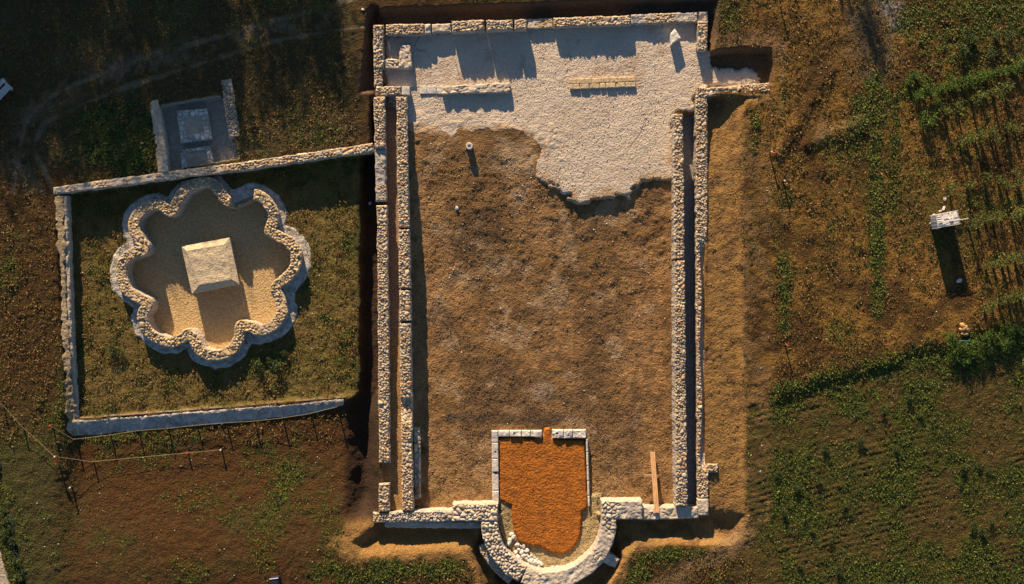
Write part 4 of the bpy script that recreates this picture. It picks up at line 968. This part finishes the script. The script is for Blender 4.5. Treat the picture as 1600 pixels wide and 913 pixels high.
for a, b in ((970,190),(950,160),(925,230),(1080,170),(1140,165),(1060,255)):
    plant('weed_bush', DM, 1200 + a / 3.0425, b / 3.0425, random.uniform(.8, 1.2), 'small green bush in the brown field above the hedge line', 'bushes above the hedge', 'bush', .2)
for a, b in ((1486,527),(1494,540),(1502,545),(1515,540),(1525,533),(1538,530),(1550,524),(1562,528),(1575,518),(1590,514),(1520,552),(1545,545),(1570,540),(1492,556),(1506,562)):
    plant('hedge_shrub', HM, a, b, random.uniform(.7, 1.05), 'green shrub of the thicket below the tan rocks', 'shrubs below the tan rocks', 'shrub', .3)
for a, b in ((1505,730),(1545,735),(1530,727),(1520,820),(1535,830),(1550,815),(1280,752),(1262,775),(1245,760),(1320,790),(1235,700),(1300,845),(1270,830),(1250,885),(1310,890),(1215,740),(1225,800),(1290,700),(1345,690),(1400,700),(1440,650),(1420,620),(1380,640)):
    plant('weed_bush', DM, a, b, random.uniform(.4, .75), 'low weed clump standing out of the green field at the lower right', 'weed clumps of the lower right field', 'bush', .15)
for a, b in ((3,800),(8,815),(6,835),(14,850),(18,868),(24,880),(30,898),(12,830),(20,845),(28,905)):
    plant('weed_bush', DM, a, b, random.uniform(.6, 1.0), 'weed clump along the ditch in the lower left corner', 'weed clumps along the ditch', 'bush', .15)
for a, b in ((185,552),(170,545),(420,562),(400,570),(440,550),(430,572),(172,200),(200,225),(215,190),(150,215),(190,240)):
    plant('weed_bush', DM, a, b, random.uniform(.5, .9), 'dark green grass clump on the shaded or trodden lawn', 'lawn clumps', 'bush', .0)
# torn teal netting along the ditch
ps = [Vector((*P(a, b), 0)) for a, b in ((16,806),(19,822),(20,858),(27,872),(31,884),(35,897),(42,894))]
V = []; F = []
for i, p in enumerate(ps):
    z = float(gz(p.x, p.y)); V += [(p.x - .05 + .04 * math.sin(i * 2), p.y, z + .02), (p.x + .02, p.y + .05, z + .10 + .06 * math.sin(i * 3)), (p.x + .05, p.y, z + .03)]
for i in range(len(ps) - 1):
    for j in range(2): F.append((i * 3 + j, i * 3 + j + 1, i * 3 + 4 + j, i * 3 + 3 + j))
mb = MB(); mb.add(V, F); o = tag(mb.build('netting', M_NET), 'torn teal netting lying along the ditch at the lower left', 'netting'); sm = o.modifiers.new('t', 'SOLIDIFY'); sm.thickness = .006
# trees beyond the upper edge: they shade the upper left meadow
def tree(tip_px, h, rad, zlow, n, label, seed, group):
    Lsh = h / math.tan(EL) ; r = np.random.RandomState(seed)
    tx, ty = P(*tip_px); bx_, by_ = tx - Lsh * math.sin(AZ), ty + Lsh * math.cos(AZ); z0 = float(gz(bx_, by_))
    t = empty('tree', (bx_, by_, z0), label, 'tree', group)
    mb = MB(); mb.tube([(0, 0, -.2), (.1, .05, h * .3), (0, .1, h * .6), (0, 0, h * .9)], [.22, .17, .1, .03], 8)
    for k in range(9):
        a = k * 2.4; zz = zlow + (h - zlow) * (.1 + .08 * k); mb.tube([(0, 0, zz - .3), (math.cos(a) * rad * .4, math.sin(a) * rad * .4, zz), (math.cos(a) * rad * .75, math.sin(a) * rad * .75, zz + .3)], [.07, .045, .015], 6)
    mb.build('trunk', M_BARK, t)
    nb = 26; zc = r.uniform(0, 1, nb); prof = np.sqrt(np.clip(1 - (2 * zc - .75) ** 2 / 1.65, .05, 1)); aa = r.uniform(0, 6.28, nb); rr = np.sqrt(r.uniform(0, 1, nb)) * rad * .85 * prof
    bc = np.c_[np.cos(aa) * rr, np.sin(aa) * rr, zlow + zc * (h - zlow - .4)]; w = r.randint(0, nb, n)
    p = bc[w] + r.normal(0, .33, (n, 3)) * rad * np.array([.7, .7, .55]); p[:, 2] = np.clip(p[:, 2], zlow * .8, h)
    tt = r.uniform(0, 1, (n, 1)); V, F, c = leaves(0, p, np.full(n, .34), .4, 3, (-.6, 1.0), np.array((.03, .05, .012)) * (1 - tt) + np.array((.07, .09, .02)) * tt, seed)
    mesh_np('crown', V, F, M_LEAF, parent=t, col=c, smooth=False)
for i, (tp_, h, rad, zl) in enumerate((((20, 285), 9, 2.6, 6.6), ((115, 325), 9, 2.3, 1.5), ((205, 335), 9.3, 2.3, 1.5), ((295, 295), 9, 2.2, 1.5), ((375, 262), 8.8, 2.2, 1.5), ((455, 215), 8.6, 2.1, 1.3), ((525, 150), 8.2, 1.7, 1.2), ((-60, 330), 9, 2.4, 1.5))):
    tree((tp_[0], tp_[1] - 34), h, rad * 1.22, zl, 2800, 'broad leafy tree in the row beyond the upper left edge', 500 + i, 'trees beyond the upper left edge')
tree((1372, 112), 6.0, 1.35, .8, 1100, 'narrow tree beyond the top edge shading the track on the right', 520, None)

# ------------------------------------------------------------------ light, sky, camera
w = bpy.data.worlds.new('World'); SC.world = w; w.use_nodes = True; nt = w.node_tree
sky = nt.nodes.new('ShaderNodeTexSky'); sky.sky_type = 'NISHITA'; sky.sun_disc = False
sky.sun_elevation = EL; sky.sun_rotation = -AZ; sky.altitude = 0; sky.dust_density = .2; sky.ozone_density = 3.0
bg = nt.nodes['Background']; bg.inputs['Strength'].default_value = .056
nt.links.new(sky.outputs['Color'], bg.inputs['Color'])
sl = bpy.data.lights.new('Sun', 'SUN'); sl.energy = 5.0; sl.angle = math.radians(.5); sl.color = (1.0, .775, .50)
so = bpy.data.objects.new('Sun', sl); COL.objects.link(so)
dirv = Vector((math.sin(AZ) * math.cos(EL), -math.cos(AZ) * math.cos(EL), -math.sin(EL)))
so.rotation_euler = dirv.to_track_quat('-Z', 'Y').to_euler(); so.location = (-10, 40, 30)
cam = bpy.data.cameras.new('Camera'); cam.sensor_width = 36; cam.lens = 36 * H / (1600 / PXM); cam.clip_end = 2000
co = bpy.data.objects.new('Camera', cam); COL.objects.link(co); co.location = (0, 0, H); co.rotation_euler = (0, 0, 0); SC.camera = co
SC.view_settings.view_transform = 'Standard'; SC.view_settings.look = 'None'; SC.view_settings.gamma = 1; SC.view_settings.exposure = 1.2
